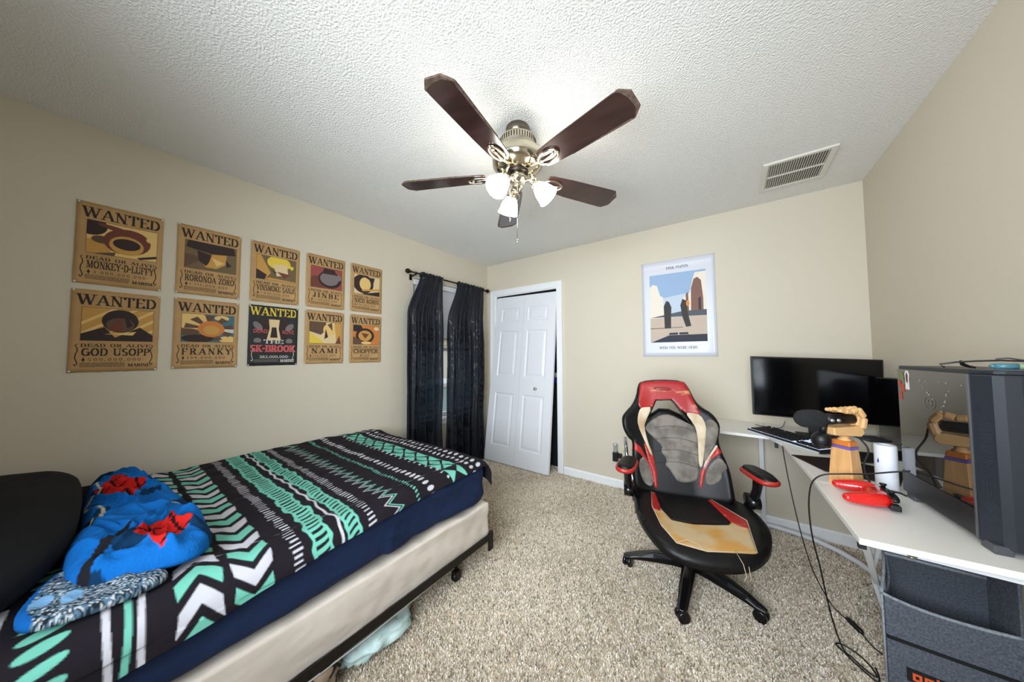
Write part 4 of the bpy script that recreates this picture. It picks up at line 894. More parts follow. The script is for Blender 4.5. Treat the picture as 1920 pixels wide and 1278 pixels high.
SO = smooth_poly([(-.298,-.024),(-.300,-.204),(-.285,-.329),(-.255,-.43),(-.210,-.500),(-.144,-.538),(-.047,-.548),(.099,-.525),(.205,-.44),(.269,-.320),(.300,-.208),(.299,-.08),(.274,.02),(.226,.09),(.10,.10),(-.10,.09),(-.23,.07),(-.285,.03)], 2)
def seat_z(x, y):  # waterfall front, raised side wings
    return .448-.018*max(0, (-y-.40)/.15)**2+.018*min(1, (abs(x)/.27)**3)-.006*max(0, 1-(x*x+(y+.25)**2)/.06)
smap = lambda u, v, h: (u, v, seat_z(u, v)+h-.0)
m = panel(SO, .010, .022, .05, .026, lambda u, v, h: (u, v, seat_z(u, v)-.022+h))
build('seat', m, leather, ch)
def spanel(name, poly, mt_, off=.0035, sm=1):
    m = panel(smooth_poly(poly, sm) if sm else poly, .006, .003, .012, .004, lambda u, v, h: (u, v, seat_z(u, v)-.0+off*.3+h)); return build(name, m, mt_, ch)
spanel('front_panel', [(-.2,-.02),(-.179,-.012),(-.173,-.18),(-.133,-.288),(-.039,-.289),(.122,-.246),(.14,-.222),(.100,-.012),(.112,-.003),(.209,-.205),(.158,-.460),(-.032,-.500),(-.147,-.485),(-.193,-.376),(-.215,-.196)], tanf, sm=0)
spanel('red_panel', [(-.203,-.010),(-.179,-.005),(-.171,-.17),(-.178,-.235),(-.216,-.215)], redp, .012, 0)
spanel('red_panel', [(.096,-.003),(.112,.009),(.213,-.200),(.195,-.275),(.16,-.256),(.139,-.217)], redp, .012, 0)
spanel('centre_panel', [(-.168,-.013),(.088,-.001),(.128,-.24),(-.04,-.278),(-.132,-.280)], leather, .008, 0)
m = M()
for P in ([(-.2,-.01),(-.215,-.196),(-.193,-.376),(-.147,-.488),(-.032,-.504),(.158,-.462),(.212,-.203),(.112,.006)],): m.tube([(a, b, seat_z(a, b)+.005) for a, b in P], .0022, n=6)
build('seam', m, piping, ch)
m = M(); m.tube([(-.14,-.488,.454), (-.10,-.47,.462), (-.06,-.485,.458), (-.05,-.515,.454)], .0012, n=5); build('loose_thread', m, piping, ch)
m = M(); m.tube([(.075,-.48,.455), (.08,-.55,.445), (.085,-.565,.41), (.078,-.56,.385), (.10,-.565,.40), (.098,-.55,.44)], .0012, n=5); m2 = m; build('loose_thread', m2, piping, ch)
for q in ((-.31, .0, .40), (-.315, -.03, .38)):
    m = M(); x, y, z = q; m.tube([(x, y, z), (x-.01, y-.01, z-.05), (x+.006, y-.015, z-.11), (x-.006, y-.012, z-.17)], .0012, n=5); build('loose_thread', m, piping, ch)
# backrest, in its own leaning plane: u right, v up along the lean
th = math.radians(14)
def bmap(u, v, h):
    uc = u+.07; wing = .10*min(1, max(0, abs(uc)-.10)/.17)**1.6*(1 if v < .52 else max(0, 1-(v-.52)/.12)); h = h+wing*.6   # side wings come forward
    y = .03+.02+v*math.sin(th)-h*math.cos(th); z = .45+v*math.cos(th)+h*math.sin(th)*.6
    return (u, y, z)
BO = [(-.23,.669),(-.117,.685),(.028,.679),(.056,.633),(.085,.55),(.113,.514),(.16,.483),(.189,.431),(.193,.393),(.177,.328),(.187,.262),(.205,.207),(.217,.161),(.224,.084),(.228,-.012),(.078,-.03),(-.177,-.03),(-.289,-.017),(-.299,.045),(-.299,.187),(-.294,.277),(-.321,.297),(-.348,.347),(-.356,.387),(-.355,.429),(-.328,.466),(-.292,.504),(-.262,.566),(-.248,.641)]
BH = [(-.140,.530),(-.055,.535),(-.036,.520),(.030,.436),(-.012,.468),(-.073,.490),(-.127,.490),(-.180,.458)]
BO = smooth_poly(BO, 1); _hc = np.mean(BH, 0); BH = [tuple(_hc+(np.array(q)-_hc)*np.array([1.08, 1.4])) for q in BH]
m = panel(BO, .008, .030, .035, .045, bmap, holes=[BH]); build('backrest', m, leather, ch)
def bpanel(name, poly, mt_, off=.030, puff=.004, sm=1):
    def ex(U, V_, D):
        d0, _, _ = seg_dist(U, V_, BO); t = np.clip(d0/.035, 0, 1); return .030*np.sqrt(1-(1-t)**2)+.0035
    m = panel(smooth_poly(poly, sm) if sm else poly, .006, puff, .01, -.0, lambda u, v, h: bmap(u, v, h), holes=[BH] if name == 'headrest_panel' else [], extra=ex, back=False); return build(name, m, mt_, ch)
bpanel('headrest_panel', [(-.23,.660),(-.117,.675),(.026,.672),(.046,.632),(.099,.469),(.019,.475),(-.039,.529),(-.049,.548),(-.140,.544),(-.17,.499),(-.242,.489),(-.252,.513),(-.238,.641)], redl, sm=0)
bpanel('shoulder_strip', [(.019,.475),(.055,.48),(.099,.466),(.122,.41),(.113,.334),(.088,.18),(.074,.158),(.067,.193),(.073,.298),(.070,.384),(.055,.416)], beigef, sm=1)
bpanel('shoulder_strip', [(-.242,.489),(-.208,.502),(-.17,.499),(-.212,.409),(-.222,.374),(-.206,.284),(-.178,.21),(-.189,.198),(-.218,.272),(-.262,.382),(-.259,.441)], beigef, sm=1)
bpanel('red_strip', [(-.189,.198),(-.178,.21),(-.162,.105),(-.161,.022),(-.177,.02),(-.185,.102),(-.206,.169),(-.228,.271),(-.218,.272)], redp, sm=0)
bpanel('centre_panel', [(-.213,.38),(-.185,.411),(-.118,.455),(-.065,.459),(.015,.419),(.054,.399),(.071,.362),(.072,.277),(.066,.121),(.049,.084),(0,.068),(-.049,.067),(-.07,.10),(-.094,.139),(-.114,.152),(-.100,.19),(-.135,.23),(-.12,.26),(-.16,.30),(-.214,.351)], greyf, puff=.012)
bpanel('side_patch', [(.119,.437),(.152,.447),(.182,.409),(.171,.338),(.142,.283),(.098,.186),(.096,.227),(.122,.388)], greyf, sm=1)
bpanel('cream_strip', [(.161,.305),(.166,.291),(.128,.23),(.096,.170),(.089,.165),(.099,.196)], beigef, sm=0)
bpanel('red_strip', [(.164,.291),(.184,.261),(.126,.214),(.100,.161),(.072,.047),(.061,.056),(.070,.132),(.084,.159),(.096,.170),(.128,.23)], redp, sm=0)
bpanel('side_patch', [(.171,.237),(.205,.182),(.172,.159),(.166,.113),(.118,.073),(.092,.084),(.101,.146),(.135,.205)], greyf, sm=1)
bpanel('red_strip', [(-.285,.277),(-.246,.247),(-.226,.205),(-.187,.134),(-.170,.052),(-.181,.040),(-.207,.142),(-.247,.203),(-.287,.232)], redp, sm=0)
bpanel('side_patch', [(-.265,.163),(-.231,.199),(-.211,.174),(-.188,.102),(-.181,.040),(-.202,.022),(-.237,.043),(-.257,.094)], greyf, sm=1)
m = M(); put_text(m, 'RESPAWN', -.155, .612, -.055, .628, lambda u, v, h: bmap(u, v, .0395+h), 0, w=.2, t=.14, serif=False) if False else None
put_text(m, 'GTRACER', -.150, .612, -.055, .628, lambda u, v, h: bmap(u, v, .0395+h), 0, w=.2, t=.16, serif=False, track=.08) if False else None
m.tube([bmap(-.105+.05*math.cos(t), .620+.009*math.sin(t), .040) for t in [2*PI*k/24 for k in range(25)]], .0014, n=5)
for k in range(7): m.tube([bmap(-.143+.0125*k, .614, .040), bmap(-.143+.0125*k+(.003 if k % 2 else 0), .626, .040)], .0014, n=5)
build('stitched_logo', m, mat('dark_red_thread', (74, 20, 22), rough=.8), ch)
m = M()
for v0 in (.16, .23, .30, .37): m.tube([bmap(-.17+.235*k/10, v0+.02*math.sin(PI*k/10), .0455) for k in range(11)], .0013, n=5)
build('seam', m, mat('dark_seam', (58, 54, 52), rough=.9), ch)
m = M(); m.tube([bmap(*BH[k % 8], .031) for k in range(9)], .0045, n=8); build('hole_trim', m, leather, ch)
# arms
for s, ox, oy, yaw in ((-1, -.335, -.175, -12), (1, .292, -.125, 10)):
    A = thing_arm = None
    pz = .665; T = Matrix.Translation((ox, oy, pz)) @ Matrix.Rotation(math.radians(yaw), 4, 'Z')
    out = smooth_poly([(a*.84, b*.86) for a, b in [(-.040, .11), (.040, .11), (.050, .03), (.052, -.07), (.034, -.125), (-.034, -.125), (-.052, -.07), (-.050, .03)]], 2)
    m = panel(out, .008, .012, .02, .010, lambda u, v, h: tuple(T @ Vector((u, v, h+.012-.25*(v*v)))))
    pad = build('armrest_pad', m, leather, ch)
    m = M(); rim = [T @ Vector((a*.97, b*.98, -.003-.25*b*b)) for a, b in out]; rim.append(rim[0]); rim.append(rim[1]); m.tube(rim, .0125, n=10, caps=False)
    build('armrest_trim', m, redp, pad)
    m = M(); xb = s*.285
    pth = [T @ Vector((0, -.02, -.005)), T @ Vector((0, .0, -.03)), Vector((ox-s*.0, oy+.02, .58)), Vector((ox-s*.005, oy+.045, .52)), Vector((xb, oy+.10, .47)), Vector((xb, oy+.13, .42))]
    m.tube(pth, [.030, .024, .020, .022, .026, .024], n=10)
    for yy in (0, .03): m.tube([Vector((ox-s*.03, oy+.055+yy, .50)), Vector((ox+s*.02, oy+.055+yy, .50))], .034, n=20)
    build('armrest_bracket', m, blackpl, ch)
    m = M(); m.box((xb-.012, -.12, .37), (xb+.012, .10, .41)); m.box((s*.10, -.05, .375), (xb, .03, .387)); build('side_bracket', m, blackpl, ch, bevel=.003)
m = M(); m.tube([(-.285, .05, .40), (-.30, .10, .50), (-.33, .15, .62), (-.335, .19, .72)], .012, n=8); build('back_bar', m, mat('chrome', (200, 205, 215), rough=.12, metal=1), ch)
m = M(); m.box((-.11, -.14, .368), (.11, .10, .388)); m.box((-.07, -.10, .33), (.07, .07, .368)); build('tilt_mechanism', m, blackpl, ch, bevel=.004)
m = M(); m.lathe([(.026, .10), (.026, .22), (.019, .222), (.019, .335)], n=24); m.lathe([(.045, .075), (.045, .105), (.030, .125), (.026, .128)], n=24); build('gas_lift', m, mat('black_cylinder', (14, 14, 15), rough=.3), ch)
cast = [(2.347, -1.282), (2.653, -1.06), (2.03, -1.04), (2.546, -.667), (2.17, -.64)]
ca_, sa_ = math.cos(math.radians(17)), math.sin(math.radians(17))
for k, (wx_, wy_) in enumerate(cast):
    dx, dy = wx_-2.35, wy_+.93; lx, ly = dx*ca_+dy*sa_, -dx*sa_+dy*ca_; a = math.atan2(ly, lx); R0 = math.hypot(lx, ly)
    A = Matrix.Rotation(a, 4, 'Z'); m = M()
    secs = [(.03, .032, .118, .062), (.10, .033, .122, .068), (.20, .031, .112, .066), (.28, .027, .094, .060), (R0-.01, .024, .078, .054), (R0+.024, .015, .068, .054)]
    V = []; 
    for r_, hw, zt, zb in secs:
        for (yy, zz) in ((-hw, zb), (hw, zb), (hw, zb+(zt-zb)*.55), (hw*.5, zt), (-hw*.5, zt), (-hw, zb+(zt-zb)*.55)): V.append(A @ Vector((r_, yy, zz)))
    F = [(i*6+j, i*6+(j+1) % 6, i*6+6+(j+1) % 6, i*6+6+j) for i in range(len(secs)-1) for j in range(6)]+[(5, 4, 3, 2, 1, 0), tuple((len(secs)-1)*6+j for j in range(6))]
    m.add(V, F, 0); leg = build('leg', m, blackpl, ch, bevel=.003)
    m = M(); rot_ = a+.6+k; D_ = Vector((math.cos(rot_), math.sin(rot_), 0)); P_ = Vector((lx, ly, .030)) 
    for q in (-1, 1): m.tube([P_+D_*q*.006, P_+D_*q*.009, P_+D_*q*.022, P_+D_*q*.024], [.024, .028, .028, .022], n=20)
    m.tube([P_, P_+Vector((0, 0, .035))], .009, n=10); m.tube([P_-D_*.006, P_+D_*.006], .020, n=14); build('caster', m, blackpl, leg)

# ---------------------------------------------------------------- desk
white_lam = mat('white_laminate', (232, 230, 224), rough=.35); white_edge = mat('white_edge_band', (214, 208, 196), rough=.5); white_steel = mat('white_steel', (224, 226, 230), rough=.3)
DT = .760
desk = thing('corner_desk', 'white L shaped desk with thin steel legs in the right corner', 'desk', (2.95, -.7, 0))
for P in ([(2.31, -.468), (2.752, -.468), (2.752, -.006), (2.31, -.006)], [(2.754, -.470), (2.800, -.60), (2.838, -1.218), (3.304, -1.20), (3.304, -.006), (2.754, -.006)], [(2.834, -1.22), (2.851, -1.682), (3.304, -1.640), (3.304, -1.202)]):
    m = M(); m.prism(P, DT-.018, DT); build('tabletop', m, white_lam, desk, world=True, bevel=.0015)
def sq(m, p, q, w=.025, h=.025): m.bar(p, q, w, h)
m = M(); sq(m, (2.732, -.055, .0), (2.732, -.055, DT-.02)); build('leg', m, white_steel, desk, world=True)
m = M(); sq(m, (2.345, -.055, .0), (2.345, -.055, DT-.02)); build('leg', m, white_steel, desk, world=True)
m = M(); sq(m, (2.345, -.42, .0), (2.345, -.42, DT-.02)); build('leg', m, white_steel, desk, world=True)
m = M(); sq(m, (2.345, -.055, .15), (2.732, -.055, .15), .012, .016); build('cross_bar', m, white_steel, desk, world=True)
m = M(); m.tube([(2.583, -.05, .005), (2.583, -.05, .15)], .005, n=8); build('support_rod', m, white_steel, desk, world=True)
m = M(); sq(m, (2.345, -.44, DT-.03), (2.345, -.03, DT-.03)); sq(m, (2.345, -.055, DT-.03), (3.25, -.055, DT-.03)); sq(m, (2.885, -1.61, DT-.03), (3.28, -1.61, DT-.03)); sq(m, (3.27, -1.61, DT-.03), (3.27, -.06, DT-.03)); build('under_frame', m, white_steel, desk, world=True)
m = M(); m.bar((2.874, -1.62, DT-.02), (3.035, -1.03, .33), .016, .020); m.bar((3.035, -1.03, .335), (3.11, -.985, .02), .018, .022); build('leg', m, white_steel, desk, world=True)
m = M(); m.bar((2.912, -1.60, DT-.02), (2.978, -1.25, .49), .008, .010); build('brace', m, white_steel, desk, world=True)
cur = [(2.725, -.045), (2.80, -.05), (2.90, -.068), (3.0, -.10), (3.09, -.17), (3.16, -.26), (3.205, -.36), (3.235, -.50), (3.24, -.70), (3.215, -.84)]
m = M(); m.tube([(a, b, .030) for a, b in cur], .016, n=10); build('curved_floor_tube', m, white_steel, desk, world=True)
m = M(); m.box((3.268, -.08, 0), (3.29, -.05, DT-.02)); build('leg', m, white_steel, desk, world=True)
m = M(); m.box((2.852, -1.668, DT-.035), (2.868, -1.655, DT-.0185)); build('corner_cap', m, mat('black_cap', (20, 20, 20), rough=.5), desk, world=True)
m = M(); m.box((2.775, -.49, DT-.06), (2.792, -.47, DT-.0185)); build('corner_cap', m, mat('black_cap', (20, 20, 20), rough=.5), desk, world=True)
m = M(); m.tube([(2.955, -1.645, DT-.019), (2.955, -1.645, DT-.03)], .010, n=6); m.tube([(2.955, -1.645, DT-.03), (2.955, -1.645, DT-.036)], .006, n=8); build('bolt', m, mat('steel_bolt', (190, 188, 180), rough=.3, metal=1), desk, world=True)

# felt storage bin under the desk
felt = mat('grey_felt', (92, 97, 106), rough=1, spec=.1, mott=(160, .35, 4), bump=(260, .4, .002)); feltd = mat('dark_felt_lining', (80, 84, 92), rough=1, spec=.1, mott=(160, .3, 4)); feltl = mat('felt_binding', (146, 152, 160), rough=1, mott=(120, .3, 3))
bin_ = thing('storage_bin', 'grey felt storage bin with orange letters standing under the desk end', 'storage bin', (3.15, -1.12, 0))
x0, x1, yf, yb = 2.998, 3.300, -1.205, -1.045
def sheet(P, t, n, name, mt_, sag=None):
    a, b, c, d = [Vector(p) for p in P]; nrm = (b-a).cross(d-a).normalized()*t; V = []; nn = 24
    for lay in (0, 1):
        for j in range(nn+1):
            for i in range(nn+1):
                u, v = i/nn, j/nn; p = a.lerp(b, u).lerp(d.lerp(c, u), v)
                if sag: p = p+Vector(sag(u, v))
                V.append(p+nrm*lay)
    k = (nn+1)**2; F = []
    for j in range(nn):
        for i in range(nn):
            q = (j*(nn+1)+i, j*(nn+1)+i+1, (j+1)*(nn+1)+i+1, (j+1)*(nn+1)+i); F.append(q[::-1]); F.append(tuple(w+k for w in q))
    E_ = [j for j in range(nn+1)]; bd = [(i, 0) for i in range(nn)]+[(nn, j) for j in range(nn)]+[(nn-i, nn) for i in range(nn)]+[(0, nn-j) for j in range(nn)]
    ix = [j*(nn+1)+i for i, j in bd]
    for q in range(len(ix)): a_, b_ = ix[q], ix[(q+1) % len(ix)]; F.append((a_, b_, b_+k, a_+k))
    m = M().add(V, F, 0, False); return build(name, m, mt_, bin_, world=True)
sg = lambda u, v: (0, -.004*math.sin(PI*u)*v, -.008*math.sin(PI*u)*v*v+.012*(1-u)**6*v+.002*vnoise(u*20, v*3, 1)*v)
sheet([(x0+.012, yf, .0), (x1, yf, .0), (x1, yf, .372), (x0+.012, yf, .372)], .006, 24, 'front_wall', felt, sg)
sheet([(x0+.055, yb, .0), (x1, yb, .0), (x1, yb, .72), (x0+.060, yb, .72)], .006, 24, 'back_wall', feltd)
sheet([(x0+.012, yf, .0), (x0+.055, yb, .0), (x0+.058, yb, .47), (x0+.006, yf, .382)], .006, 24, 'side_wall', felt, lambda u, v: (.012*math.sin(PI*u), 0, -.03*math.sin(PI*u)*v*v))
sheet([(x1-.004, yf, .0), (x1-.004, yb, .0), (x1-.004, yb, .70), (x1-.004, yf, .60)], .005, 24, 'side_wall', felt)
sheet([(x0+.012, yf, .012), (x1, yf, .012), (x1, yb, .012), (x0+.055, yb, .012)], .005, 24, 'base', feltd)
m = M(); m.tube([(x0+.008+(x1-x0-.01)*k/24, yf-.003-.004*math.sin(PI*k/24), .372-.008*math.sin(PI*k/24)+.012*(1-k/24)**6+.0015*vnoise(k*2, 0, 3)) for k in range(25)], .0055, n=8); build('rim_binding', m, feltl, bin_, world=True)
m = M(); m.tube([(x0+.006, yf, .384), (x0+.022, yf+.05, .385), (x0+.040, yf+.10, .42), (x0+.058, yb, .47)], .005, n=8); m.tube([(x0+.058, yb-.004, .467), (x1, yb-.004, .467)], .006, n=8); build('rim_binding', m, feltl, bin_, world=True)
m = M(); m.tube([(x0+.008, yf-.004, .01), (x0+.006, yf-.004, .38)], .003, n=6); build('corner_seam', m, feltl, bin_, world=True)
m = M(); m.box((x0+.012, yf-.013, .231), (x1, yf-.003, .241)); build('front_strap', m, mat('black_webbing', (18, 18, 20), rough=.9), bin_, world=True)
m = M(); m.box((x0+.055, yf-.0135, .108), (x1, yf-.006, .150)); build('logo_patch', m, mat('black_patch', (24, 24, 26), rough=.9), bin_, world=True)
m = M(); xx = x0+.066
for k in range(4):      # square orange letters
    for a, b in (((0, 0), (.021, .006)), ((0, .018), (.021, .024)), ((0, .006), (.006, .018)), ((.015, .006), (.021, .018))):
        if k == 3 and a[1] == 0: continue
        m.box((xx+a[0], yf-.0165, .117+a[1]), (xx+b[0], yf-.0135, .117+b[1]))
    if k == 2: m.box((xx, yf-.0165, .141), (xx+.006, yf-.0135, .150))
    xx += .0265
build('logo_letters', m, mat('orange_rubber', (236, 96, 50), rough=.6), bin_, world=True)

# monitors
scr = mat('monitor_screen', (6, 6, 8), rough=.10, spec=.5); mbl = mat('matte_black_plastic', (14, 14, 15), rough=.45)
def slab(name, q, t, mt_, par, inset=0, off=0):
    a, b, c, d = [Vector(p) for p in q]; n = (b-a).cross(d-a).normalized()
    if inset:
        e1, e2 = (b-a).normalized()*inset, (d-a).normalized()*inset; a, b, c, d = a+e1+e2, b-e1+e2, c-e1-e2, d+e1-e2
    V = [p+n*off for p in (a, b, c, d)]+[p+n*(off-t) for p in (a, b, c, d)]
    m = M().add(V, [(0, 1, 2, 3), (7, 6, 5, 4), (0, 4, 5, 1), (1, 5, 6, 2), (2, 6, 7, 3), (3, 7, 4, 0)]); return build(name, m, mt_, par, world=True, bevel=.002 if not inset else 0)
mon = thing('monitor', 'wide black monitor, switched off, on the desk against the back wall', 'monitor', (2.99, -.30, DT), 0, 'black monitors on the desk')
Q = [(2.684, -.335, .870), (3.290, -.245, .858), (3.298, -.245, 1.245), (2.682, -.335, 1.267)]
cas = slab('casing', Q, .03, mbl, mon); slab('screen', Q, .002, scr, mon, .007, .0025)
m = M(); m.box((2.90, -.42, DT), (3.10, -.24, DT+.010)); m.box((2.965, -.245, DT+.01), (3.035, -.225, 1.02)); m.box((2.955, -.262, .98), (3.045, -.225, 1.08)); build('stand', m, mbl, mon, world=True, bevel=.003)
mon2 = thing('monitor', 'second black monitor seen edge-on between the wide one and the tower', 'monitor', (3.25, -.55, DT), 0, 'black monitors on the desk')
Q2 = [(3.262, -.80, .815), (3.255, -.29, .800), (3.255, -.29, 1.143), (3.262, -.80, 1.165)]
Q2 = [Q2[1], Q2[0], Q2[3], Q2[2]]
slab('casing', Q2, .028, mbl, mon2); slab('screen', Q2, .002, scr, mon2, .007, .0025)
m = M(); m.box((3.20, -.66, DT), (3.30, -.46, DT+.008)); m.box((3.272, -.58, DT+.008), (3.290, -.52, 1.0)); build('stand', m, mbl, mon2, world=True, bevel=.002)
def cable(label, pts, r=.0028, mt_=None, name='cable', cat='cable', n=6, sub=6):
    P = [Vector(p) for p in pts]; out = []
    for i in range(len(P)-1):
        p0, p1, p2, p3 = P[max(i-1, 0)], P[i], P[i+1], P[min(i+2, len(P)-1)]
        for k in range(sub):
            t = k/sub; out.append(.5*((2*p1)+(-p0+p2)*t+(2*p0-5*p1+4*p2-p3)*t*t+(-p0+3*p1-3*p2+p3)*t**3))
    out.append(P[-1]); m = M(); m.tube(out, r, n=n); o = build(name, m, mt_ or mat('black_cable', (14, 14, 14), rough=.5), None); return tag(o, label, cat)
cable('short grey cable lying on the desk below the wide monitor', [(2.70, -.12, .764), (2.74, -.15, .764), (2.80, -.17, .764), (2.845, -.13, .764), (2.87, -.08, .80)], .003, mat('grey_cable', (120, 112, 100), rough=.6))

# keyboard
kb = thing('keyboard', 'black backlit keyboard with pale lower edge across the desk corner', 'keyboard', (2.645, -.372, DT), math.atan2(-.8, .6))
KL, KD = .475, .150
m = M(); m.prism([(0, 0), (KD, 0), (KD, .030), (.0, .018)], 0, KL, 0, Matrix(((0, 0, 1, 0), (1, 0, 0, 0), (0, 1, 0, .001), (0, 0, 0, 1)))); build('case', m, mbl, kb, bevel=.004)
m = M(); m.box((.004, -.003, .002), (KL-.004, .002, .010)); build('light_edge', m, mat('pale_grey_edge', (200, 204, 212), rough=.4), kb)
m = M(); m.add([(.008, .008, .0205), (KL-.008, .008, .0205), (KL-.008, KD-.006, .0315), (.008, KD-.006, .0315)], [(0, 1, 2, 3)]); build('backlight', m, mat('backlight_white', (200, 210, 235), rough=.5, emit=(190, 205, 240), es=.8), kb)
kc = mat('keycap_black', (18, 18, 20), rough=.5); km = M(); km.add([(-.0082, -.0082, 0), (.0082, -.0082, 0), (.0082, .0082, 0), (-.0082, .0082, 0), (-.006, -.0055, .009), (.006, -.0055, .009), (.006, .0065, .009), (-.006, .0065, .009)], [(0, 3, 2, 1), (4, 5, 6, 7), (0, 1, 5, 4), (1, 2, 6, 5), (2, 3, 7, 6), (3, 0, 4, 7)])
k0 = build('keycap', km, kc, kb); first = True
for r_ in range(6):
    yk = .018+.0205*r_+(.006 if r_ == 5 else 0); xk = .018
    ws = {0: [1.25, 1.25, 1.25, 5.5, 1.25, 1.25, 1.25, 1.25], 1: [2.2]+[1]*10+[2.4], 2: [1.7]+[1]*11+[1.6], 3: [1.4]+[1]*12+[1.1], 4: [1]*13+[1.6], 5: [1.1, -.7, 1, 1, 1, 1, -.4, 1, 1, 1, 1, -.4, 1, 1, 1, 1]}[r_]
    for w in ws:
        if w > 0:
            o = k0 if first else dup(k0, kb); first = False
            o.location = (xk+w*.0105, yk, .0205+yk*.075); o.scale = (w*1.12-.0 if w > 1 else 1, 1, 1)
        xk += abs(w)*.0205
    if r_ in (0, 1, 4, 5):
        for q in range(3):
            o = dup(k0, kb); o.scale = (1, 1, 1); o.location = (.345+.0205*q, yk, .0205+yk*.075)
    if r_ < 5:
        for q in range(3):
            o = dup(k0, kb); o.scale = (1, 1, 1); o.location = (.412+.0195*q, yk, .0205+yk*.075)

# mouse pad
m = M(); m.prism([(2.808, -.852), (2.895, -1.06), (3.095, -1.10), (3.17, -.89), (2.99, -.80)], DT+.0005, DT+.004); o = build('mouse_pad', m, mat('dark_red_pad', (30, 12, 14), rough=.35, mott=(6, .6, 3)), None); tag(o, 'thin black and dark red mouse pad lying under the keyboard edge', 'mouse pad')

# wooden block with jointed wooden hand
E1 = Vector((_r[0], _r[1], 0)).normalized(); E2 = Vector((-.589, .807, 0)).normalized(); EZ = Vector((0, 0, 1))
pine = mat('pine_wood', (216, 164, 106), rough=.5, mott=(8, .16, 4, (9, 9, .8))); pined = mat('orange_stained_wood', (214, 122, 46), rough=.45); maple = mat('hand_wood', (226, 178, 120), rough=.45, mott=(18, .08, 3)); purple = mat('purple_tape', (112, 92, 168), rough=.5)
c0 = Vector((2.9285, -1.201, DT)); th_ = math.atan2(-.045, .054)
blk = thing('wooden_block', 'tapered pine block with purple band and orange top on the desk', 'block', tuple(c0), th_)
def frus(z0, z1, s0, s1, w=.035, d=.028):
    V = [(sx*w*s0, sy*d*s0, z0) for sx, sy in ((-1, -1), (1, -1), (1, 1), (-1, 1))]+[(sx*w*s1, sy*d*s1, z1) for sx, sy in ((-1, -1), (1, -1), (1, 1), (-1, 1))]
    return M().add(V, [(3, 2, 1, 0), (4, 5, 6, 7), (0, 1, 5, 4), (1, 2, 6, 5), (2, 3, 7, 6), (3, 0, 4, 7)])
build('body', frus(0, .146, 1.12, .86), pine, blk, bevel=.002); build('purple_band', frus(.146, .157, .872, .862), purple, blk); build('stained_top', frus(.157, .178, .855, .78), pined, blk, bevel=.004)
hand = thing('wooden_hand', 'jointed wooden artist hand on the pine block, fingers curled round a microphone', 'mannequin hand', (c0.x, c0.y, DT+.178))
hb = Vector((2.93, -1.203, 0))
def hp(a, g, z): return hb+E1*a+E2*g+EZ*z
m = M(); m.lathe([(.020, 0), (.020, .004), (.014, .008), (.014, .018)], n=20, mt=Matrix.Translation(tuple(hp(-.002, 0, .938)))); build('wrist', m, maple, hand, world=True)
def hexbar(m, p, q, w, h, e=.25):
    p, q = Vector(p), Vector(q); d = (q-p).normalized(); x = d.cross(E2).normalized(); y = E2; V = []
    for c, s_ in ((p, .72), (p+d*(q-p).length*.12, 1), (q-d*(q-p).length*.12, 1), (q, .72)):
        for k in range(8): t = 2*PI*(k+.5)/8; V.append(c+x*math.cos(t)*h/2*1.08*s_+y*math.sin(t)*w/2*1.08*s_)
    F = [(i*8+k, i*8+(k+1) % 8, i*8+8+(k+1) % 8, i*8+8+k) for i in range(3) for k in range(8)]+[tuple(range(7, -1, -1)), tuple(24+k for k in range(8))]
    return m.add(V, F)
m = M(); P = [(-.068, .963), (.040, .957), (.052, .972), (.046, .992), (.030, .998), (-.070, .992)]
V = [hp(a, -.028, z) for a, z in P]+[hp(a, .030, z) for a, z in P]; n6 = len(P); m.add(V, [tuple(range(n6)), tuple(range(2*n6-1, n6-1, -1))]+[(i, n6+i, n6+(i+1) % n6, (i+1) % n6) for i in range(n6)]); build('palm', m, maple, hand, world=True, bevel=.004)
fing = [(-.026, .0, 1.0), (-.009, .004, 1.04), (.008, .0, 1.0), (.025, -.004, .9)]
for g, dz, s_ in fing:
    chain = [((.044, .990), (.053, 1.030)), ((.052, 1.034), (.030, 1.066)), ((.026, 1.062), (.004, 1.054)), ((.001, 1.054), (-.022, 1.056)), ((-.025, 1.056), (-.047*s_, 1.060))]
    m = M()
    for k, ((a, z), (b, z2)) in enumerate(chain[:2]+chain[2:]): hexbar(m, hp(a, g, z+dz), hp(b, g, z2+dz), .0165, .023-.0022*k)
    build('finger', m, maple, hand, world=True)
m = M(); hexbar(m, hp(.028, .042, .985), hp(.0, .045, 1.0), .016, .018); hexbar(m, hp(-.004, .045, 1.002), hp(-.034, .040, 1.012), .014, .016); hexbar(m, hp(.044, .030, .978), hp(.028, .042, .985), .016, .018); build('thumb', m, maple, hand, world=True)
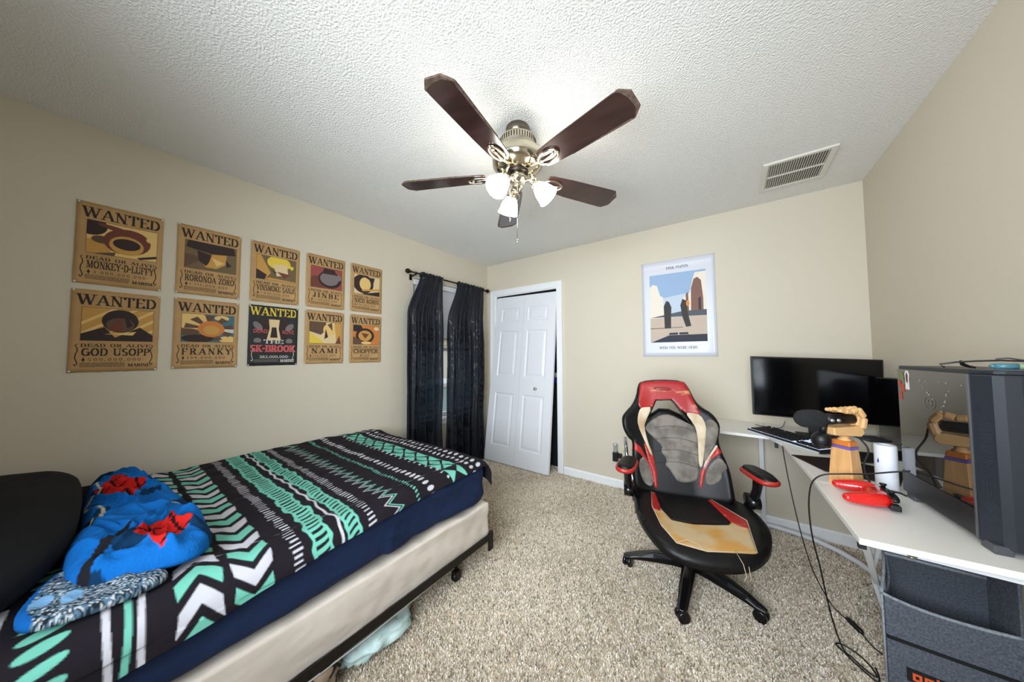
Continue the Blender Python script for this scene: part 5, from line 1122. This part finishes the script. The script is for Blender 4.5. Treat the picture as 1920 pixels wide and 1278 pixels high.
# microphone held by the hand
mic = thing('microphone', 'black microphone with thick foam windscreen held by the wooden hand', 'microphone', tuple(hp(-.08, 0, .90)))
foam = mat('black_foam', (30, 31, 32), rough=1, bump=(500, .6, .002))
Rm = (-E1).to_track_quat('Z', 'Y').to_matrix().to_4x4(); Rm.translation = hp(-.097, .0, 1.023)
m = M(); m.lathe([(.020, -.006), (.030, -.003), (.034, .006), (.0355, .03), (.035, .056), (.032, .072), (.024, .084), (.011, .089), (0, .090)], n=32, mt=Rm); build('foam_windscreen', m, foam, mic, world=True)
Rm.translation = hp(.036, .0, 1.0215); m = M(); m.lathe([(.012, 0), (.0185, .003), (.019, .06), (.0215, .09), (.0225, .118)], n=28, mt=Rm); build('body', m, mbl, mic, world=True)
for a in (-.068, -.043):
    m = M(); Rk = (-E2).to_track_quat('Z', 'Y').to_matrix().to_4x4(); Rk.translation = hp(a, -.0205, 1.020); m.lathe([(.0075, 0), (.0075, .002), (.005, .0022), (.005, .006), (.004, .007)], n=16, mt=Rk); build('knob', m, mat('silver_ring', (180, 182, 186), rough=.3, metal=.8), mic, world=True)
m = M(); m.ellipsoid(tuple(hp(-.082, .012, .936)), (.030, .030, .034), n=14); m.tube([hp(-.080, .008, .965), hp(-.078, .003, 1.0)], .012, n=12); 
for k in range(4): m.lathe([(.026, -.001), (.031, 0), (.026, .002)], n=20, mt=Matrix.Translation(tuple(hp(-.082, .012, .918+.009*k))))
build('swivel_mount', m, mbl, mic, world=True)
# things behind the block
t = thing('small_box', 'small pale box with dark top behind the wooden block', 'box', (3.15, -.60, DT), .4)
m = M(); m.box((-.045, -.045, 0), (.045, .045, .075)); build('body', m, mat('beige_plastic', (196, 190, 174), rough=.5), t, bevel=.004)
m = M(); m.box((-.047, -.047, .075), (.047, .047, .088)); build('lid', m, mat('slate_plastic', (58, 60, 68), rough=.4), t, bevel=.003)
m = M(); m.box((-.055, -.012, 0), (.055, .012, .045)); o = build('black_case', m, mbl, None, bevel=.003); o.location = (3.055, -.80, DT+.004); o.rotation_euler = (0, 0, .35); tag(o, 'small black oblong case on the desk just right of the pine block', 'case')
# paper roll
m = M(); m.lathe([(.0, 0), (.029, 0), (.030, .003), (.030, .163), (.028, .168), (.017, .168), (.015, .160), (.015, .10), (0, .10)], n=40, mt=Matrix.Translation((3.047, -1.155, DT)))
t = thing('white_canister', 'white cylindrical canister with small blue mark, between block and tower', 'canister', (3.047, -1.155, DT))
build('body', m, mat('white_paper', (232, 234, 240), rough=.5), t, world=True)
m = M(); V = []
for a_, z in ((-2.62, .105), (-2.50, .120), (-2.40, .106), (-2.50, .098)): V.append((3.047+.0306*math.cos(a_), -1.155+.0306*math.sin(a_), DT+z))
m.add(V, [(0, 1, 2, 3)]); build('blue_mark', m, mat('blue_print', (46, 60, 150), rough=.5), t, world=True)
# gamepad
gp = thing('game_controller', 'glossy red game controller lying on the white desk beside the tower', 'game controller', (2.965, -1.36, DT))
m = M(); RZ = Matrix.Rotation(.12, 4, 'Z')
m.ellipsoid((2.977, -1.335, DT+.026), (.030, .074, .018), n=16, p=.8)
for yy, dx, yaw_ in ((-1.285, 0, -.10), (-1.395, 0, .22)):
    for k in range(9):
        f = k/8; x = 2.970-.082*f; r0 = .027-.007*abs(f-.35)-.006*f*f
        m.ellipsoid((x, yy-(math.tan(yaw_)*.082*f), DT+.028-.006*f), (r0*.9, r0*.95, r0*.92), n=10)
build('shell', m, mat('gloss_red_plastic', (206, 22, 18), rough=.16, coat=.6), gp, world=True, mods=[('REMESH', dict(mode='VOXEL', voxel_size=.0022, use_smooth_shade=True)), ('SMOOTH', dict(factor=.8, iterations=8))])
m = M(); m.ellipsoid((3.001, -1.335, DT+.032), (.016, .066, .013), n=14, p=.8); build('face_plate', m, mbl, gp, world=True)
for yy in (-1.30, -1.37):
    m = M(); m.lathe([(.006, 0), (.006, .008), (.009, .010), (.009, .014), (0, .015)], n=16, mt=Matrix.Translation((2.999, yy, DT+.043))); build('thumbstick', m, mbl, gp, world=True)
m = M(); m.box((2.981, -1.426, DT+.008), (3.005, -1.400, DT+.026)); m.box((2.995, -1.29, DT+.006), (3.013, -1.262, DT+.024)); build('trigger', m, mbl, gp, world=True, bevel=.003)

# computer tower
pcx0, pcx1, pyb, pyf = 3.105, 3.293, -1.200, -1.535; pz0, pz1 = DT+.022, 1.238
pct = thing('computer_tower', 'black computer tower with dark glass side and patterned front on the desk', 'computer', (3.105, -1.535, DT))
casem = mat('tower_black', (22, 24, 28), rough=.42, spec=.5); frontm = mat('tower_front_plastic', (30, 34, 42), rough=.4, spec=.5, bump=(700, .15, .0008))
m = M(); m.box((pcx0+.006, pyf, pz0), (pcx1, pyb, pz1)); build('case', m, casem, pct, world=True, bevel=.003)
m = M(); m.box((pcx0, pyf+.004, pz0+.075), (pcx0+.005, pyb-.006, pz1-.012)); build('glass_side', m, mat('dark_tempered_glass', (26, 26, 25), rough=.02, ior=2.1, spec=.6), pct, world=True)
m = M(); m.box((pcx0-.001, pyf+.002, pz0), (pcx0+.006, pyb-.004, pz0+.073)); build('lower_shroud', m, casem, pct, world=True)
fp = [(pcx0-.001, pyf), (pcx0, pyf-.010), (3.126, -1.575), (3.140, -1.586), (3.164, -1.590), (pcx1, -1.593), (pcx1, pyf)]
m = M(); m.prism(fp, pz0-.006, pz1-.012); m.prism([(a if a > 3.2 else a+.006, b+.006 if b < pyf-.005 else b) for a, b in fp], pz1-.012, pz1); build('front_panel', m, frontm, pct, world=True, bevel=.004)
m = M(); m.bar((pcx0-.002, pyf-.004, pz0), (pcx0-.002, pyf-.004, pz1-.012), .004, .004); build('edge_strip', m, mat('grey_metal_strip', (120, 122, 126), rough=.3, metal=.8), pct, world=True)
m = M(); rg = random.Random(4)
def pat(org, U, n, w, h, cnt):
    cell = .030; c = 0
    for i in range(int(w/cell)):
        for j in range(int(h/cell)):
            o_ = org+U*(i+.5)*cell+EZ*(j+.5)*cell; a = rg.choice([0, PI/2, PI/4, -PI/4, PI/3]); d = U*math.cos(a)+EZ*math.sin(a); e = U*(-math.sin(a))+EZ*math.cos(a)
            for q in (-.009, -.003, .003, .009): m.bar(o_+e*q-d*.011+n*.0002, o_+e*q+d*.011+n*.0002, .0016, .0012, up=tuple(n))
pat(Vector((3.169, -1.5907, pz0+.02)), Vector((1, -.03, 0)).normalized(), Vector((0, -1, 0)), .122, .40, 0)
build('relief_pattern', m, mat('tower_relief', (44, 49, 60), rough=.35), pct, world=True); m = M()
Us = Vector((.021, -.030, 0)).normalized(); pat(Vector((3.108, -1.549, pz0+.02)), Us, Vector((-.97, -.25, 0)).normalized(), .035, .38, 0)
build('relief_pattern', m, mat('tower_relief', (44, 49, 60), rough=.35), pct, world=True)
m = M()
for k in range(13): m.bar((3.149+.0108*k, -1.578, pz1+.001), (3.137+.0108*k, -1.540, pz1+.001), .004, .003)
build('top_slots', m, mat('slot_grey', (92, 98, 108), rough=.35), pct, world=True)
m = M()
for x, y in ((3.124, -1.558), (3.272, -1.558), (3.124, -1.235), (3.272, -1.235)):
    m = M(); m.box((x-.016, y-.022, DT), (x+.016, y+.022, pz0+.001)); build('foot', m, mat('tower_foot', (70, 72, 76), rough=.4), pct, world=True, bevel=.003)
xg = pcx0-.0006
def sticker(name, label, cy, cz, prof, mt_, k=0):
    m = M(); m.prism([(cy+a, cz+b) for a, b in prof], 0, .0006+k*.0004, 0, Matrix(((0, 0, -1, xg), (1, 0, 0, 0), (0, 1, 0, 0), (0, 0, 0, 1)))); o = build(name, m, mt_, pct, world=True); o['label'] = label
    return o
st_w = mat('white_sticker', (230, 230, 226), rough=.5); st_g = mat('green_sticker', (110, 124, 60), rough=.5); st_r = mat('red_sticker', (184, 70, 50), rough=.5)
sticker('sticker', 'white outlined bone-shaped sticker', -1.265, 1.190, [(-.011, -.035), (.011, -.035), (.009, .0), (.012, .02), (.006, .032), (-.006, .032), (-.012, .02), (-.009, .0)], st_w)
sticker('sticker', 'dark red centre of the white sticker', -1.265, 1.195, [(-.004, -.018), (.004, -.012), (.006, .01), (0, .022), (-.006, .01)], mat('dark_red_sticker', (92, 30, 28), rough=.5), 1)
sticker('sticker', 'olive green sticker', -1.235, 1.200, [(-.010, -.014), (.010, -.010), (.012, .012), (-.006, .016)], st_g)
sticker('sticker', 'upper orange red sticker', -1.222, 1.172, [(-.010, -.016), (.006, -.012), (.010, .014), (-.004, .012)], st_r)
sticker('sticker', 'middle orange red sticker', -1.238, 1.158, [(-.010, -.012), (.009, -.016), (.010, .012), (-.006, .014)], st_r)
sticker('sticker', 'lower orange red sticker', -1.224, 1.130, [(-.008, -.016), (.006, -.014), (.009, .010), (-.005, .016)], st_r)
m = M()
for k in range(24):
    t = 2*PI*k/24; t2 = 2*PI*(k+1)/24; m.bar((xg-.0004, -1.375+.026*math.cos(t), 1.122+.019*math.sin(t)), (xg-.0004, -1.375+.026*math.cos(t2), 1.122+.019*math.sin(t2)), .0014, .0006, up=(1, 0, 0))
for a, b in ((-.008, .005), (.009, .005)): m.box((xg-.0008, -1.375+a-.002, 1.122+b-.003), (xg, -1.375+a+.002, 1.122+b+.003))
for k in range(6): t = PI+PI*k/6+.0; t2 = t+PI/6; m.bar((xg-.0004, -1.375+.013*math.cos(t), 1.122+.009*math.sin(t)), (xg-.0004, -1.375+.013*math.cos(t2), 1.122+.009*math.sin(t2)), .0014, .0006, up=(1, 0, 0))
build('smiley_drawing', m, mat('chalk_pen', (104, 103, 99), rough=.8), pct, world=True)
m = M(); rg = random.Random(9)
for k in range(30):
    if k % 3 == 1: continue
    if k < 9: y, z = -1.275-.03*k, 1.192+.002*rg.random()
    elif k < 18: y, z = -1.325-.008*(k-9)-.004*rg.random(), 1.185-.006*(k-9)
    else: y, z = -1.465+.010*rg.random()+.003*(k-18), 1.170-.006*(k-18)
    s_ = .001+.0014*rg.random(); m.box((xg-.0006, y-s_*1.6, z-s_), (xg, y+s_*1.6, z+s_))
build('paint_specks', m, mat('white_specks', (150, 148, 142), rough=.8), pct, world=True)
pct.rotation_euler = (0, 0, math.radians(5.5))
# glasses-like headband and pen on the tower
t = thing('eyeglasses', 'pair of black framed glasses resting on top of the computer tower', 'glasses', (3.174, -1.460, pz1))
m = M(); m.tube([(3.079, -1.505, 1.2425), (3.072, -1.500, 1.2515), (3.099, -1.505, 1.258), (3.134, -1.510, 1.262), (3.169, -1.515, 1.264), (3.214, -1.520, 1.262), (3.254, -1.520, 1.255)], .0025, n=8); build('frame', m, mbl, t, world=True)
m = M(); m.tube([(3.109, -1.500, 1.261), (3.116, -1.490, 1.252), (3.129, -1.480, 1.246), (3.144, -1.470, 1.243)], [.003, .005, .004, .003], n=8); build('temple', m, mbl, t, world=True)
m = M(); m.tube([(3.169, -1.500, 1.268), (3.204, -1.460, 1.270), (3.244, -1.440, 1.262), (3.274, -1.400, 1.250)], .0022, n=8); build('temple', m, mat('grey_plastic', (96, 96, 100), rough=.3), t, world=True)
t = thing('pen', 'teal and green barrelled pen lying on top of the computer tower', 'pen', (3.184, -1.550, pz1))
m = M(); m.tube([(3.136, -1.552, pz1+.011), (3.144, -1.552, pz1+.011)], [.003, .007], n=12); m.tube([(3.144, -1.552, pz1+.011), (3.179, -1.552, pz1+.011)], .0075, n=14); build('barrel', m, mat('teal_barrel', (70, 120, 134), rough=.3), t, world=True)
m = M(); m.tube([(3.179, -1.552, pz1+.011), (3.209, -1.552, pz1+.011)], .0072, n=14); build('grip', m, mat('green_barrel', (136, 160, 120), rough=.3), t, world=True)
m = M(); m.tube([(3.209, -1.552, pz1+.011), (3.274, -1.552, pz1+.010)], [.007, .006], n=14); build('cap', m, mat('silver_cap', (170, 172, 176), rough=.3, metal=.6), t, world=True)

# cables
cable('black microphone cable looping from the wooden hand down to the controller', [tuple(hp(.036, 0, 1.02)), tuple(hp(.062, .02, 1.012)), tuple(hp(.075, .03, .96)), (3.005, -1.145, .90), (2.985, -1.17, .84), (2.99, -1.20, .79), (3.02, -1.215, .766), (3.06, -1.20, .765), (3.074, -1.22, .764)], .0032)
cable('black cable crossing in front of the pine block and hanging to the carpet coil', [(3.072, -1.27, .868), (3.03, -1.27, .855), (2.965, -1.275, .835), (2.90, -1.28, .822), (2.850, -1.27, .803), (2.822, -1.26, .765), (2.812, -1.25, .70), (2.812, -1.24, .62), (2.822, -1.22, .52), (2.842, -1.20, .41), (2.862, -1.17, .28), (2.885, -1.14, .16), (2.915, -1.10, .05), (2.945, -1.085, .018), (2.975, -1.125, .016), (2.998, -1.135, .017), (2.992, -1.09, .018), (2.965, -1.045, .018), (2.925, -1.025, .018), (2.905, -1.04, .018), (2.925, -1.075, .018), (2.96, -1.13, .018), (2.99, -1.165, .02), (3.0, -1.15, .03), (2.998, -1.12, .04)], .0028)
cable('black cable hanging from the keyboard to the carpet, with inline switch', [(2.83, -.55, .775), (2.806, -.56, .768), (2.803, -.58, .73), (2.806, -.62, .66), (2.822, -.68, .50), (2.848, -.72, .32), (2.880, -.75, .17), (2.92, -.77, .07), (2.95, -.79, .025), (2.985, -.85, .02), (3.01, -.90, .02), (3.028, -.955, .018), (3.05, -.99, .018)], .0026)
m = M(); m.tube([(2.980, -.835, .024), (2.985, -.845, .026), (3.010, -.90, .026), (3.014, -.908, .024)], [.006, .011, .011, .006], n=8); m.box((2.992, -.878, .034), (3.002, -.866, .039)); o = build('inline_switch', m, mbl, None); tag(o, 'black inline switch on the cable lying on the carpet', 'switch')

# wall socket with plugs, behind the chair
t = thing('wall_outlet', 'beige wall socket behind the gaming chair', 'outlet', (1.73, 0, .34))
m = M(); m.box((-.062, -.006, -.062), (.062, -.0002, .062)); build('cover_plate', m, mat('almond_plastic', (214, 204, 178), rough=.45), t, bevel=.003)
for dz in (-.025, .02):
    m = M(); m.tube([(.0, -.0055, dz), (.0, -.008, dz)], .016, n=18, smooth=False); build('socket', m, mat('almond_dark', (190, 180, 156), rough=.5), t)
t = thing('power_adapter', 'silver and black plug adapter in the socket left of the chair', 'plug', (1.648, -.03, .26))
m = M(); m.box((-.022, -.02, 0), (.024, .022, .085)); build('body', m, mbl, t, bevel=.004)
m = M(); m.lathe([(.018, .085), (.020, .10), (.017, .14), (.021, .15), (.021, .165), (.012, .168)], n=18); build('silver_top', m, mat('silver_plastic', (196, 200, 204), rough=.25, metal=.5), t)
m = M(); m.box((.02, .0, .03), (.06, .022, .075)); build('prong_block', m, mbl, t)

# things half seen inside the closet
t = thing('hanging_coat', 'dark navy coat hanging inside the closet behind the white door', 'coat', (.66, .45, .25))
m = M(); vs = []; nn = 30
m.ellipsoid((0, 0, .75), (.05, .22, .75), n=20, p=.7, mt=None); build('coat_body', m, mat('coat_cloth', (22, 26, 44), rough=.95), t)
m = M(); m.tube([(0, -.18, 1.48), (0, 0, 1.56), (0, .18, 1.48)], .006, n=8); build('hanger', m, mbl, t)
t = thing('blue_basket', 'bright blue item with white top showing in the closet gap', 'bag', (.90, .22, .0))
m = M(); m.box((-.09, -.08, 0), (.09, .08, .94)); build('dark_stand', m, mat('dark_cloth', (20, 22, 28), rough=.9), t, bevel=.01)
m = M(); m.box((-.08, -.07, .94), (.08, .07, 1.01)); build('blue_bundle', m, mat('royal_blue_cloth', (30, 50, 150), rough=.8), t, bevel=.02)
m = M(); m.box((-.07, -.06, 1.01), (.07, .06, 1.07)); build('white_bundle', m, mat('white_cloth', (220, 222, 226), rough=.8), t, bevel=.02)
